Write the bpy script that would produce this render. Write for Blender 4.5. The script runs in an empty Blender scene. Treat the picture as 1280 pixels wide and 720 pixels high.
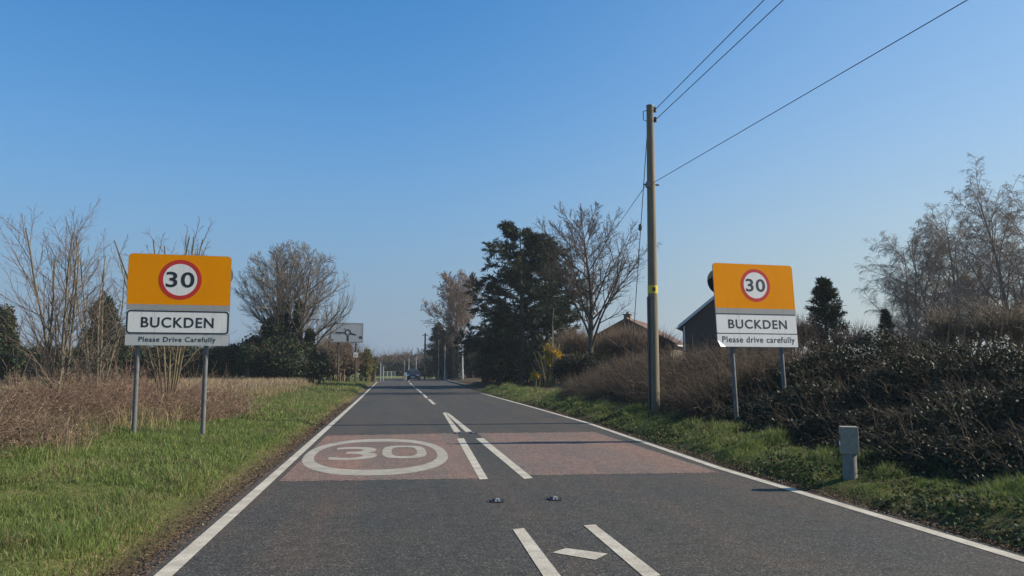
import bpy, math, random
import numpy as np
from mathutils import Vector, Matrix

# ------------------------------------------------------------------ camera, sky, sun
S = bpy.context.scene
COL = S.collection
R = math.radians
F_PX, CX, CY = 1000.0, 640.0, 360.0            # focal length of the photograph in its own pixels
CAM_H = 1.4
PITCH = math.atan(102 / 1000.0)
YAW = math.atan(0.15 / math.sqrt(1 + 0.102 ** 2))

cam_d = bpy.data.cameras.new('camera')
cam = bpy.data.objects.new('camera', cam_d)
COL.objects.link(cam)
cam_d.sensor_width = 36.0
cam_d.lens = 36.0 * F_PX / 1280.0
cam_d.clip_start = 0.05
cam_d.clip_end = 6000
cam.location = (0, 0, CAM_H)
cam.rotation_euler = (math.pi / 2 + PITCH, 0, -YAW)
S.camera = cam

SUN_EL, SUN_AZ = R(33.0), R(92.0)              # azimuth clockwise from the road's direction (+Y)
w = bpy.data.worlds.new('World')
S.world = w
w.use_nodes = True
nt = w.node_tree
bg = nt.nodes['Background']
sky = nt.nodes.new('ShaderNodeTexSky')
sky.sky_type = 'NISHITA'
sky.sun_disc = False
sky.sun_elevation = SUN_EL
sky.sun_rotation = SUN_AZ
sky.altitude = 20
sky.air_density = 1.0
sky.dust_density = 0.35
sky.ozone_density = 4.0
bg.inputs['Strength'].default_value = 0.14


def wn(op, a, b=None):
    n = nt.nodes.new('ShaderNodeMath'); n.operation = op
    for i, v in enumerate((a, b)):
        if v is None: continue
        if isinstance(v, (int, float)): n.inputs[i].default_value = v
        else: nt.links.new(v, n.inputs[i])
    return n.outputs[0]


def wmix(f, a, b, mode='MIX'):
    n = nt.nodes.new('ShaderNodeMix'); n.data_type = 'RGBA'; n.blend_type = mode; n.clamp_result = False
    for i, v in ((0, f), (6, a), (7, b)):
        if isinstance(v, (int, float)): n.inputs[i].default_value = v
        elif isinstance(v, tuple): n.inputs[i].default_value = (*v, 1)
        else: nt.links.new(v, n.inputs[i])
    return n.outputs[2]


# the clear blue overhead sinks into a dull haze near the horizon, paler towards the sun
tc = nt.nodes.new('ShaderNodeTexCoord')
sx = nt.nodes.new('ShaderNodeSeparateXYZ'); nt.links.new(tc.outputs['Generated'], sx.inputs[0])
zz_ = wn('MAXIMUM', sx.outputs['Z'], 0.0)
hz_ = wn('EXPONENT', wn('MULTIPLY', wn('POWER', wn('MULTIPLY', zz_, 4.0), 1.8), -1.0))
tsun = nt.nodes.new('ShaderNodeMapRange'); tsun.interpolation_type = 'SMOOTHSTEP'
nt.links.new(sx.outputs['X'], tsun.inputs[0])
tsun.inputs[1].default_value = -0.1; tsun.inputs[2].default_value = 0.85
hz_ = wn('ADD', hz_, wn('MULTIPLY', wn('SUBTRACT', 1.0, hz_), wn('MULTIPLY', tsun.outputs[0], 0.34)))
deep = wmix(1.0, sky.outputs[0], (0.24, 0.67, 0.87), 'MULTIPLY')
hazec = wmix(tsun.outputs[0], (1.32, 1.72, 2.25), (2.75, 2.95, 2.75))
nt.links.new(wmix(hz_, deep, hazec), bg.inputs[0])

sun_d = bpy.data.lights.new('sun', 'SUN')
sun_d.energy = 4.7
sun_d.angle = R(0.55)
sun_d.color = (1.0, 0.91, 0.76)
sun = bpy.data.objects.new('sun', sun_d)
COL.objects.link(sun)
sd = Vector((math.sin(SUN_AZ) * math.cos(SUN_EL), math.cos(SUN_AZ) * math.cos(SUN_EL), math.sin(SUN_EL)))
sun.rotation_euler = sd.to_track_quat('Z', 'Y').to_euler()
sun.location = (60, 0, 60)

S.view_settings.view_transform = 'Standard'
S.view_settings.look = 'None'
S.view_settings.exposure = 0.54
S.view_settings.gamma = 1.0
S.view_settings.use_curve_mapping = False
S.cycles.use_denoising = True
S.cycles.max_bounces = 5
S.cycles.diffuse_bounces = 3
S.cycles.transparent_max_bounces = 6

# ------------------------------------------------------------------ measuring helpers
_cp, _sp, _cy, _sy = math.cos(PITCH), math.sin(PITCH), math.cos(YAW), math.sin(YAW)


def ray(px, py):
    u, v = (px - CX) / F_PX, (CY - py) / F_PX
    x, y, z = u, _cp - v * _sp, _sp + v * _cp
    return np.array([x * _cy + y * _sy, -x * _sy + y * _cy, z])


def G(px, py, z=0.0):
    d = ray(px, py)
    t = (z - CAM_H) / d[2]
    return np.array([d[0] * t, d[1] * t, z])


def D(px, py, Y):
    d = ray(px, py)
    t = Y / d[1]
    return np.array([d[0] * t, Y, CAM_H + d[2] * t])


def _h(ix, iy, seed):
    n = (ix.astype(np.int64) * 374761393 + iy.astype(np.int64) * 668265263 + seed * 1442695041) & 0x7fffffff
    n = ((n ^ (n >> 13)) * 1274126177) & 0x7fffffff
    return ((n ^ (n >> 16)) & 0xffff) / 65535.0


def vn(x, y, seed=0):
    x = np.asarray(x, float); y = np.asarray(y, float)
    ix, iy = np.floor(x), np.floor(y)
    fx, fy = x - ix, y - iy
    fx = fx * fx * (3 - 2 * fx); fy = fy * fy * (3 - 2 * fy)
    a, b = _h(ix, iy, seed), _h(ix + 1, iy, seed)
    c, d = _h(ix, iy + 1, seed), _h(ix + 1, iy + 1, seed)
    return (a + (b - a) * fx) * (1 - fy) + (c + (d - c) * fx) * fy


def fbm(x, y, seed=0, o=3):
    s, a, t = 0, 0.5, 0
    for k in range(o):
        s = s + a * vn(np.asarray(x) * 2 ** k, np.asarray(y) * 2 ** k, seed + k * 17)
        t += a; a *= 0.5
    return s / t


def sst(a, b, x):
    t = np.clip((np.asarray(x, float) - a) / (b - a), 0, 1)
    return t * t * (3 - 2 * t)


# road outline, measured on the ground: painted edge lines
LEFT_LINE = [(-1.52, 1.0), (-1.52, 40.0), (-1.6, 70.0), (-1.63, 93.0)]
_rl = [G(*p) for p in ((1280, 700), (1100, 645.8), (898, 585), (735, 529), (667, 509.5), (601, 491.3))]
RIGHT_LINE = [(_rl[0][0], 1.0)] + [(p[0], p[1]) for p in _rl]
LY = np.array([1, 40, 70, 93, 110, 125, 140.]); LX = np.array([-1.52, -1.52, -1.6, -1.63, -1.3, 0.0, 2.5])
RY = np.array([p[1] for p in RIGHT_LINE] + [70, 93, 110, 125, 140])
RX = np.array([p[0] for p in RIGHT_LINE] + [5.9, 6.3, 7.0, 8.5, 11.0])


def xl(y): return np.interp(y, LY, LX) - 0.22
def xr(y): return np.interp(y, RY, RX) + 0.14


JUNC = (54.0, 64.0)                            # mouth of the side road on the right


def gz(x, y):
    """height of the ground"""
    x = np.asarray(x, float); y = np.asarray(y, float)
    dl = xl(y) - x
    dr = x - xr(y)
    z = np.full(np.broadcast(x, y).shape, -0.05)
    j = sst(JUNC[0] - 1.5, JUNC[0] + .5, y) * (1 - sst(JUNC[1] - .5, JUNC[1] + 1.5, y))
    far = sst(112, 124, y)
    zl = -0.03 + 0.15 * sst(0.0, 0.7, dl) + 0.08 * sst(.7, 4, dl) + 0.07 * (fbm(x * .8, y * .8, 3) - .5) * sst(.3, 2, dl) * 2
    zr = -0.03 + 0.13 * sst(0.0, 0.5, dr) + 0.18 * sst(.3, 1.6, dr) + 0.16 * (fbm(x * 1.5, y * 1.5, 5) - .5) * sst(.15, .8, dr) * 2
    zr = zr * (1 - j) - 0.05 * j
    z = np.where(dl > 0, zl, z)
    z = np.where(dr > 0, zr, z)
    return z * (1 - far) + np.where((dl > 0) | (dr > 0), 0.08, -0.05) * far


def gz1(x, y): return float(gz(np.array([x]), np.array([y]))[0])


def GG(px, py):
    """where the ray through (px, py) meets the ground's own surface"""
    d = ray(px, py); d = d / np.linalg.norm(d)
    t = np.arange(2, 140, .01)
    hit = np.argmax(CAM_H + d[2] * t < gz(d[0] * t, d[1] * t))
    return np.array([d[0] * t[hit], d[1] * t[hit], CAM_H + d[2] * t[hit]])


# ------------------------------------------------------------------ object helpers
def tag(o, label=None, cat=None, group=None, kind=None):
    if label: o['label'] = label
    if cat: o['category'] = cat
    if group: o['group'] = group
    if kind: o['kind'] = kind
    return o


def thing(name, label, cat, loc=(0, 0, 0), rot=(0, 0, 0), group=None):
    o = bpy.data.objects.new(name, None)
    o.empty_display_size = 0.2
    COL.objects.link(o)
    o.location = loc
    o.rotation_euler = rot
    return tag(o, label, cat, group)


def npmesh(name, V, F, mat, parent=None, col=None, smooth=False):
    """V (n,3); F (m,k) array or list of such arrays"""
    if not isinstance(F, (list, tuple)): F = [F]
    F = [np.asarray(f, np.int32) for f in F if len(f)]
    me = bpy.data.meshes.new(name)
    V = np.asarray(V, np.float32)
    me.vertices.add(len(V))
    me.vertices.foreach_set('co', V.ravel())
    li = np.concatenate([f.ravel() for f in F])
    tot = np.concatenate([np.full(len(f), f.shape[1], np.int32) for f in F])
    me.loops.add(len(li))
    me.loops.foreach_set('vertex_index', li)
    me.polygons.add(len(tot))
    st = np.zeros(len(tot), np.int32); st[1:] = np.cumsum(tot)[:-1]
    me.polygons.foreach_set('loop_start', st)
    if smooth: me.polygons.foreach_set('use_smooth', np.ones(len(tot), bool))
    me.update(calc_edges=True)
    if col is not None:
        a = me.color_attributes.new('Col', 'FLOAT_COLOR', 'POINT')
        c = np.ones((len(V), 4), np.float32); c[:, :3] = col
        a.data.foreach_set('color', c.ravel())
    me.materials.append(mat)
    o = bpy.data.objects.new(name, me)
    COL.objects.link(o)
    if parent: o.parent = parent
    return o


class MB:
    """collects simple shapes into one mesh"""
    def __init__(s): s.v, s.f = [], []
    def add(s, V, F):
        n = len(s.v)
        s.v += [tuple(map(float, p)) for p in V]
        s.f += [tuple(n + i for i in f) for f in F]
        return s
    def box(s, c, d, rz=0.0, M=None):
        x, y, z = d[0] / 2, d[1] / 2, d[2] / 2
        V = [(-x, -y, -z), (x, -y, -z), (x, y, -z), (-x, y, -z), (-x, -y, z), (x, -y, z), (x, y, z), (-x, y, z)]
        ca, sa = math.cos(rz), math.sin(rz)
        V = [(c[0] + p[0] * ca - p[1] * sa, c[1] + p[0] * sa + p[1] * ca, c[2] + p[2]) for p in V]
        return s.add(V, [(0, 3, 2, 1), (4, 5, 6, 7), (0, 1, 5, 4), (1, 2, 6, 5), (2, 3, 7, 6), (3, 0, 4, 7)])
    def prism(s, poly, y0, y1):
        """poly in x,z, pushed from y0 (front) to y1"""
        n = len(poly)
        V = [(p[0], y0, p[1]) for p in poly] + [(p[0], y1, p[1]) for p in poly]
        F = [tuple(range(n)), tuple(range(2 * n - 1, n - 1, -1))]
        F += [(i, i + n, (i + 1) % n + n, (i + 1) % n) for i in range(n)]
        return s.add(V, F)
    def tube(s, pts, rad, k=12, cap=True):
        pts = [Vector(p) for p in pts]
        if not hasattr(rad, '__len__'): rad = [rad] * len(pts)
        V, F = [], []
        for i, p in enumerate(pts):
            t = (pts[min(i + 1, len(pts) - 1)] - pts[max(i - 1, 0)]).normalized()
            a = t.cross(Vector((0, 1, 0.013)) if abs(t.y) < .9 else Vector((1, 0, 0.01))).normalized()
            b = t.cross(a)
            for j in range(k):
                th = 2 * math.pi * j / k
                V.append(p + (a * math.cos(th) + b * math.sin(th)) * rad[i])
        for i in range(len(pts) - 1):
            for j in range(k):
                F.append((i * k + j, i * k + (j + 1) % k, (i + 1) * k + (j + 1) % k, (i + 1) * k + j))
        if cap:
            F.append(tuple(range(k))[::-1]); F.append(tuple((len(pts) - 1) * k + j for j in range(k)))
        return s.add(V, F)
    def build(s, name, mat, parent=None, smooth=False, bevel=0.0):
        me = bpy.data.meshes.new(name)
        me.from_pydata(s.v, [], s.f)
        me.update()
        import bmesh
        b = bmesh.new(); b.from_mesh(me)
        bmesh.ops.recalc_face_normals(b, faces=b.faces)
        if bevel:
            bmesh.ops.bevel(b, geom=[e for e in b.edges if len(e.link_faces) == 2 and e.calc_face_angle(0) > .6],
                            offset=bevel, segments=2, affect='EDGES', profile=.6)
        b.to_mesh(me); b.free()
        if smooth:
            me.polygons.foreach_set('use_smooth', np.ones(len(me.polygons), bool))
            try: me.set_sharp_from_angle(angle=R(40))
            except Exception: pass
        me.materials.append(mat)
        o = bpy.data.objects.new(name, me)
        COL.objects.link(o)
        if parent: o.parent = parent
        return o


# ------------------------------------------------------------------ materials
def nmat(name):
    m = bpy.data.materials.new(name)
    m.use_nodes = True
    n = m.node_tree
    return m, n, n.nodes['Principled BSDF']


def _noise(n, scale, detail=4, rough=.6, co=None):
    t = n.nodes.new('ShaderNodeTexNoise')
    t.inputs['Scale'].default_value = scale
    t.inputs['Detail'].default_value = detail
    t.inputs['Roughness'].default_value = rough
    if co is not None: n.links.new(co, t.inputs['Vector'])
    return t.outputs['Fac']


def _ramp(n, fac, stops):
    r = n.nodes.new('ShaderNodeValToRGB')
    e = r.color_ramp.elements
    while len(e) < len(stops): e.new(0.5)
    for el, (p, c) in zip(e, stops):
        el.position = p
        el.color = (*c, 1) if len(c) == 3 else c
    n.links.new(fac, r.inputs[0])
    return r.outputs[0]


def _mix(n, fac, a, b, mode='MIX'):
    m = n.nodes.new('ShaderNodeMix')
    m.data_type = 'RGBA'; m.blend_type = mode
    for s, v in ((m.inputs[0], fac), (m.inputs[6], a), (m.inputs[7], b)):
        if hasattr(v, 'is_linked') or isinstance(v, bpy.types.NodeSocket): n.links.new(v, s)
        elif isinstance(v, (int, float)): s.default_value = v
        else: s.default_value = (*v, 1)
    return m.outputs[2]


def _bump(n, p, h, strength=.3, dist=.01):
    b = n.nodes.new('ShaderNodeBump')
    b.inputs['Strength'].default_value = strength
    b.inputs['Distance'].default_value = dist
    n.links.new(h, b.inputs['Height'])
    n.links.new(b.outputs[0], p.inputs['Normal'])


def _pos(n):
    g = n.nodes.new('ShaderNodeNewGeometry')
    return g.outputs['Position']


def _obj(n):
    g = n.nodes.new('ShaderNodeTexCoord')
    return g.outputs['Object']


def plain(name, c, rough=.5, metal=0, var=.12, scale=6, spec=.5, bump=0):
    m, n, p = nmat(name)
    co = _obj(n)
    f = _noise(n, scale, 5, .65, co)
    lo = tuple(x * (1 - var) for x in c); hi = tuple(min(1, x * (1 + var)) for x in c)
    n.links.new(_ramp(n, f, [(.3, lo), (.7, hi)]), p.inputs['Base Color'])
    p.inputs['Roughness'].default_value = rough
    p.inputs['Metallic'].default_value = metal
    p.inputs['Specular IOR Level'].default_value = spec
    if bump: _bump(n, p, f, bump, .01)
    return m


def veg(name, trans=.0, rough=.7, spec=.2):
    """leaf / stem material whose colour is each leaf's own"""
    m, n, p = nmat(name)
    a = n.nodes.new('ShaderNodeAttribute'); a.attribute_name = 'Col'
    n.links.new(a.outputs['Color'], p.inputs['Base Color'])
    p.inputs['Roughness'].default_value = rough
    p.inputs['Specular IOR Level'].default_value = spec
    if trans:
        t = n.nodes.new('ShaderNodeBsdfTranslucent')
        n.links.new(a.outputs['Color'], t.inputs[0])
        mx = n.nodes.new('ShaderNodeMixShader'); mx.inputs[0].default_value = trans
        n.links.new(p.outputs[0], mx.inputs[1]); n.links.new(t.outputs[0], mx.inputs[2])
        n.links.new(mx.outputs[0], n.nodes['Material Output'].inputs[0])
    return m


M = {}
M['leaf'] = veg('leaf', .1, .55, .18)
M['dull_leaf'] = veg('dull_leaf', .15, .7, .15)
M['grass'] = veg('grass_blade', .35, .6, .25)
M['stem'] = veg('stem', 0, .8, .15)
M['bark'] = veg('bark', 0, .85, .1)


def asphalt(name, base, red=False):
    m, n, p = nmat(name)
    co = _pos(n)
    v = n.nodes.new('ShaderNodeTexVoronoi'); v.inputs['Scale'].default_value = 85
    n.links.new(co, v.inputs['Vector'])
    sep = n.nodes.new('ShaderNodeSeparateColor'); n.links.new(v.outputs['Color'], sep.inputs[0])
    stone = _ramp(n, sep.outputs[0], [(0, tuple(x * .55 for x in base)), (.55, base), (.86, tuple(x * 1.5 for x in base)), (1, tuple(min(.6, x * 2.7) for x in base))])
    big = _noise(n, .55, 4, .6, co)
    tint = _ramp(n, big, [(.35, (.86, .9, .94)), (.65, (1.13, 1.05, .98))])
    c = _mix(n, 1.0, stone, tint, 'MULTIPLY')
    # long wear tracks along the road
    mp = n.nodes.new('ShaderNodeMapping'); mp.inputs['Scale'].default_value = (1.25, .04, 1)
    n.links.new(co, mp.inputs[0])
    tr = _noise(n, 1.0, 3, .6, mp.outputs[0])
    if red:
        c = _mix(n, 1.0, c, _ramp(n, tr, [(.35, (.8, .92, .98)), (.62, (1.12, .98, .96))]), 'MULTIPLY')
        wr = _noise(n, 5, 6, .75, co)
        c = _mix(n, _ramp(n, wr, [(.50, (0, 0, 0)), (.72, (.8, .8, .8))]), c, (.125, .112, .09))
    else:
        c = _mix(n, 1.0, c, _ramp(n, tr, [(.28, (.78, .82, .85)), (.5, (1, 1, 1)), (.7, (1.36, 1.09, 1.0))]), 'MULTIPLY')
        st = _noise(n, 2.2, 6, .8, co)
        c = _mix(n, _ramp(n, st, [(.66, (0, 0, 0)), (.8, (.35, .35, .35))]), c, (.12, .085, .07))
    v2 = n.nodes.new('ShaderNodeTexVoronoi'); v2.inputs['Scale'].default_value = 26
    n.links.new(co, v2.inputs['Vector'])
    s2 = n.nodes.new('ShaderNodeSeparateColor'); n.links.new(v2.outputs['Color'], s2.inputs[0])
    fl = n.nodes.new('ShaderNodeMath'); fl.operation = 'MULTIPLY'
    n.links.new(_ramp(n, v2.outputs['Distance'], [(.16, (1, 1, 1)), (.3, (0, 0, 0))]), fl.inputs[0])
    n.links.new(_ramp(n, s2.outputs[0], [(.62, (0, 0, 0)), (.95, (.8, .8, .8))]), fl.inputs[1])
    c = _mix(n, fl.outputs[0], c, (.20, .18, .15))
    dk = _noise(n, 7, 5, .8, co)
    c = _mix(n, 1.0, c, _ramp(n, dk, [(.36, (.72, .72, .72)), (.55, (1, 1, 1))]), 'MULTIPLY')
    n.links.new(c, p.inputs['Base Color'])
    p.inputs['Roughness'].default_value = .82
    p.inputs['Specular IOR Level'].default_value = .3
    _bump(n, p, v.outputs['Distance'], .55, .006)
    return m


M['asphalt'] = asphalt('asphalt', (.054, .050, .042))
M['red'] = asphalt('red_surfacing', (.165, .116, .092), True)


def paint_mat(name='road_paint', k=1.0):
    m, n, p = nmat(name)
    co = _pos(n)
    f = _noise(n, 28, 6, .8, co)
    f2 = _noise(n, 3.5, 5, .7, co)
    c = _ramp(n, f2, [(.3, (.34 * k, .29 * k, .22 * k)), (.62, (.56 * k, .505 * k, .40 * k))])
    c = _mix(n, _ramp(n, f, [(.52, (0, 0, 0)), (.66, (.85, .85, .85))]), c, (.15, .125, .10))
    f3 = _noise(n, 140, 2, .5, co)
    c = _mix(n, _ramp(n, f3, [(.56, (0, 0, 0)), (.66, (.6, .6, .6))]), c, (.16, .14, .115))
    n.links.new(c, p.inputs['Base Color'])
    p.inputs['Roughness'].default_value = .7
    _bump(n, p, f, .3, .004)
    return m


M['paint'] = paint_mat()
M['worn_paint'] = paint_mat('worn_road_paint', .72)


def ground_mat():
    m, n, p = nmat('turf_soil')
    co = _pos(n)
    a = n.nodes.new('ShaderNodeAttribute'); a.attribute_name = 'Col'
    f = _noise(n, 9, 6, .75, co); f2 = _noise(n, .35, 5, .6, co)
    c = _mix(n, 1.0, a.outputs['Color'], _ramp(n, f, [(.25, (.55, .55, .5)), (.75, (1.4, 1.35, 1.25))]), 'MULTIPLY')
    c = _mix(n, 1.0, c, _ramp(n, f2, [(.3, (.85, .9, .85)), (.7, (1.15, 1.08, 1.0))]), 'MULTIPLY')
    n.links.new(c, p.inputs['Base Color'])
    p.inputs['Roughness'].default_value = .95
    p.inputs['Specular IOR Level'].default_value = .1
    _bump(n, p, f, .8, .05)
    return m


M['ground'] = ground_mat()

# ------------------------------------------------------------------ ground, road, markings
gx = np.concatenate([-np.geomspace(1500, 16, 30), np.arange(-15, -5, .5), np.arange(-5, 9, .14), np.arange(9, 20, .6), np.geomspace(20, 1500, 30)])
gy = np.concatenate([-np.geomspace(400, 4, 14), np.arange(-3, 30, .3), np.arange(30, 70, .7), np.arange(70, 150, 2.), np.geomspace(150, 3000, 26)])
XX, YY = np.meshgrid(gx, gy)
ZZ = gz(XX, YY)
nx, ny = len(gx), len(gy)
ii = np.arange(nx * ny).reshape(ny, nx)
GF = np.stack([ii[:-1, :-1], ii[:-1, 1:], ii[1:, 1:], ii[1:, :-1]], -1).reshape(-1, 4)
dl, dr = xl(YY) - XX, XX - xr(YY)
soil = np.array([.105, .078, .052]); green = np.array([.085, .115, .032]); straw = np.array([.22, .18, .085])
fn = fbm(XX * .5, YY * .3, 11)
gm = green + (straw - green) * sst(.45, .7, fn)[..., None] * .6
gm = gm + (straw * .8 - gm) * (sst(4, 8, dl) * (1 - sst(30, 45, YY)))[..., None] * .7
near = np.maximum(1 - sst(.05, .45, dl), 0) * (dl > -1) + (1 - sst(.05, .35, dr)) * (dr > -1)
gm = gm + (soil * np.where(dr > -.5, .62, 1.)[..., None] - gm) * np.clip(near, 0, 1)[..., None]  # soil toned down on the right, partly as painted shade
gm = np.where((dr > 0)[..., None] & (dr < 1.6)[..., None] & (YY < 50)[..., None], gm * .62, gm)  # right verge darkened: dark soil bank plus painted shade of its hollows
und = np.maximum(sst(1.0, 1.5, dr) * (YY < 50), sst(62, 66, YY) * (dr > 0) * (dr < 14))[..., None]  # far right ground past the junction also darkened, painting in the verge's shadows
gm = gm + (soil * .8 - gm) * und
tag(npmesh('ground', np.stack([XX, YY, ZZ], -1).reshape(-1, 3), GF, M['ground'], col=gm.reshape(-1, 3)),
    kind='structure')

# the carriageway: one sheet, with the mouth of the side road on the right
ys = np.concatenate([np.arange(-8, 50, 1.0), np.arange(50, 70, .5), np.arange(70, 141, 2.0)])
V, Fq = [], []
for y in ys:
    l, r = float(xl(max(y, 1))), float(xr(max(y, 1)))
    l += .05 * (float(vn(y * .9, 3.3, 4)) - .5)
    r += .05 * (float(vn(y * .9, 7.7, 6)) - .5)
    for k in range(9):
        t = k / 8
        V.append((l + (r - l) * t, y, 0.0 + .03 * math.sin(math.pi * t) * 0))
for i in range(len(ys) - 1):
    for k in range(8):
        Fq.append((i * 9 + k, i * 9 + k + 1, (i + 1) * 9 + k + 1, (i + 1) * 9 + k))
tag(npmesh('road', V, np.array(Fq), M['asphalt']), kind='structure')

b = MB()                                       # side road running off to the right, with rounded corners
V = []
for x, y0, y1 in ((5.95, 50.6, 68.5), (6.4, 51.6, 67.2), (7.2, 53.0, 65.6), (8.6, 54.2, 64.3), (12, 55, 63.5), (40, 57, 65), (90, 60, 68)):
    V.append((max(x, 0), y0, -.004)); V.append((x, y1, -.004))
b.add(V, [(2 * i, 2 * i + 2, 2 * i + 3, 2 * i + 1) for i in range(6)])
tag(b.build('side_road', M['asphalt']), kind='structure')

# pale kerb round the far corner of the side road and along the right beyond it
M['kerb'] = plain('kerb_concrete', (.23, .22, .2), .85, 0, .2, 8, .3)
b = MB()
kp = [(14, 64.0), (9.0, 64.9), (7.6, 66.2), (6.8, 68.0), (6.3, 71.0), (6.35, 80.0), (6.5, 92.0), (7.1, 108.0)]
for (x0, y0), (x1, y1) in zip(kp[:-1], kp[1:]):
    L = math.hypot(x1 - x0, y1 - y0)
    b.box(((x0 + x1) / 2 + .1, (y0 + y1) / 2, .02), (L, .13, .2), math.atan2(y1 - y0, x1 - x0))
tag(b.build('kerb', M['kerb']), kind='structure')
b = MB()
b.add([(6.6, 71, .09), (8.2, 71, .09), (9.2, 110, .09), (7.2, 110, .09)], [(0, 1, 2, 3)])
tag(b.build('pavement', plain('footway', (.13, .125, .12), .9, 0, .15, 3)), kind='structure')

b = MB()                                       # red surfacing either side of the centre hatching
for q in (((408, 544.6), (571.5, 541.4), (597.5, 598.2), (348, 601.8)), ((596.5, 541.5), (744, 540), (899, 590.5), (662, 594.2))):
    P = [G(x, y, .002) for x, y in q]
    n = 70
    top = [P[0] + (P[1] - P[0]) * i / n for i in range(n + 1)]
    bot = [P[3] + (P[2] - P[3]) * i / n for i in range(n + 1)]
    rr = random.Random(5)
    for i in range(n + 1):
        top[i] = top[i] + np.array([0, rr.uniform(-.08, .08), 0]); bot[i] = bot[i] + np.array([0, rr.uniform(-.035, .035), 0])
    b.add(top + bot, [(i, n + 1 + i, n + 2 + i, i + 1) for i in range(n)])
tag(b.build('red_road_surface', M['red']), kind='structure')


def ribbon(b, pts, wd, z):
    pts = [np.array(p[:2], float) for p in pts]
    V = []
    for i, p in enumerate(pts):
        t = pts[min(i + 1, len(pts) - 1)] - pts[max(i - 1, 0)]
        t = t / np.linalg.norm(t)
        nrm = np.array([-t[1], t[0]])
        V += [(*(p + nrm * wd / 2), z), (*(p - nrm * wd / 2), z)]
    b.add(V, [(2 * i, 2 * i + 1, 2 * i + 3, 2 * i + 2) for i in range(len(pts) - 1)])


b = MB(); ribbon(b, LEFT_LINE, .125, .0045); 
tag(b.build('edge_line', M['paint']), kind='structure')
b = MB(); ribbon(b, RIGHT_LINE, .125, .0045)
tag(b.build('edge_line', M['paint']), kind='structure')

b = MB()                                       # centre line, hatching legs and the chevron bar
ZP = .0045
def quad(*q): b.add([G(x, y, ZP) for x, y in q], [(0, 1, 2, 3)])
quad((641, 661.5), (655, 660), (702, 721), (681, 723))
quad((729.5, 656.5), (744, 655.5), (826, 719), (806, 722))
quad((690, 690.5), (707.5, 685), (760, 692), (744, 699.5))
quad((571.3, 548.2), (579.8, 547.6), (610, 598.6), (599.5, 599.4))
quad((594.8, 548), (604, 547.4), (666, 597.4), (655.5, 598.6))
b.add([G(x, y, ZP) for x, y in ((553.5, 516), (557.5, 515.3), (559.5, 519.5), (575.8, 539.8), (567.8, 540.2))], [(0, 1, 2, 3, 4)])
b.add([G(x, y, ZP) for x, y in ((558.3, 515.3), (563, 518), (590, 539.2), (582.3, 540), (560.4, 519.6))], [(0, 1, 2, 3, 4)])
for (x0, y0, x1, y1) in ((536, 499, 543, 505.4), (529.2, 492.8, 533.6, 497.6), (523.6, 488.2, 527.6, 491.8), (519.6, 484.9, 522.8, 487.6)):
    A, B = G(x0, y0, ZP), G(x1, y1, ZP)
    ribbon(b, [A, B], .13, ZP)
cl = [G(518.5, 484, ZP), G(515, 481, ZP), (1.95, 95), (2.4, 110), (3.6, 125)]
for (A, B) in zip(cl[:-1], cl[1:]):
    A, B = np.array(A[:2]), np.array(B[:2])
    ribbon(b, [A, A + (B - A) * .62], .14, ZP)
tag(b.build('centre_line_marking', M['paint']), kind='structure')

# the 30 roundel painted on the left lane
ctr = (G(471, 567.5)[0] + .0, 13.8)
HW, HL = 1.165, 2.84


def sup(a, bb, e, n=72):
    o = []
    for i in range(n):
        t = 2 * math.pi * i / n
        c, s_ = math.cos(t), math.sin(t)
        o.append((a * math.copysign(abs(c) ** (2 / e), c), bb * math.copysign(abs(s_) ** (2 / e), s_)))
    return o


b = MB()
def ring(b, cx, cy, a, bb, wa, wb, e, e2, z):
    o, i_ = sup(a, bb, e), sup(a - wa, bb - wb, e2)
    n = len(o)
    b.add([(cx + x, cy + y, z) for x, y in o] + [(cx + x, cy + y, z) for x, y in i_],
          [(k, (k + 1) % n, (k + 1) % n + n, k + n) for k in range(n)])
ring(b, ctr[0], ctr[1], HW, HL, .168, .62, 2.25, 2.3, .0045)
dz = G(506, 564.5)
ring(b, dz[0] - .01, dz[1], .37, 1.06, .155, .29, 3.2, 3.0, .0045)


def text_geo(s, size=1.0, off=0.0, space=1.0):
    cu = bpy.data.curves.new('lettering', 'FONT')
    cu.body = s; cu.size = size; cu.offset = off; cu.space_character = space
    cu.align_x = 'CENTER'; cu.align_y = 'CENTER'
    cu.resolution_u = 6
    o = bpy.data.objects.new('lettering', cu)
    COL.objects.link(o)
    bpy.context.view_layer.update()
    dg = bpy.context.evaluated_depsgraph_get()
    me = bpy.data.meshes.new_from_object(o.evaluated_get(dg))
    V = [tuple(v.co) for v in me.vertices]; F = [tuple(p.vertices) for p in me.polygons]
    bpy.data.objects.remove(o); bpy.data.curves.remove(cu); bpy.data.meshes.remove(me)
    V = np.array(V)
    lo, hi = V.min(0), V.max(0)
    V = V - (lo + hi) / 2
    return V, F, hi - lo


def fit_text(b, s, cx, cz, wd, ht, off, space=1.0, y=0.0, flat=None):
    V, F, sz = text_geo(s, 1.0, off, space)
    V = V[:, :2] * np.array([wd / sz[0], ht / sz[1]])
    if flat is not None:
        b.add([(cx + p[0], cz + p[1], flat) for p in V], F)
    else:
        b.add([(cx + p[0], y, cz + p[1]) for p in V], F)


d3 = G(443.5, 566.5)
fit_text(b, '3', d3[0], d3[1], .75, 2.1, .008, flat=.0045)
tag(b.build('speed_limit_road_marking', M['worn_paint']), kind='structure')

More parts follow.
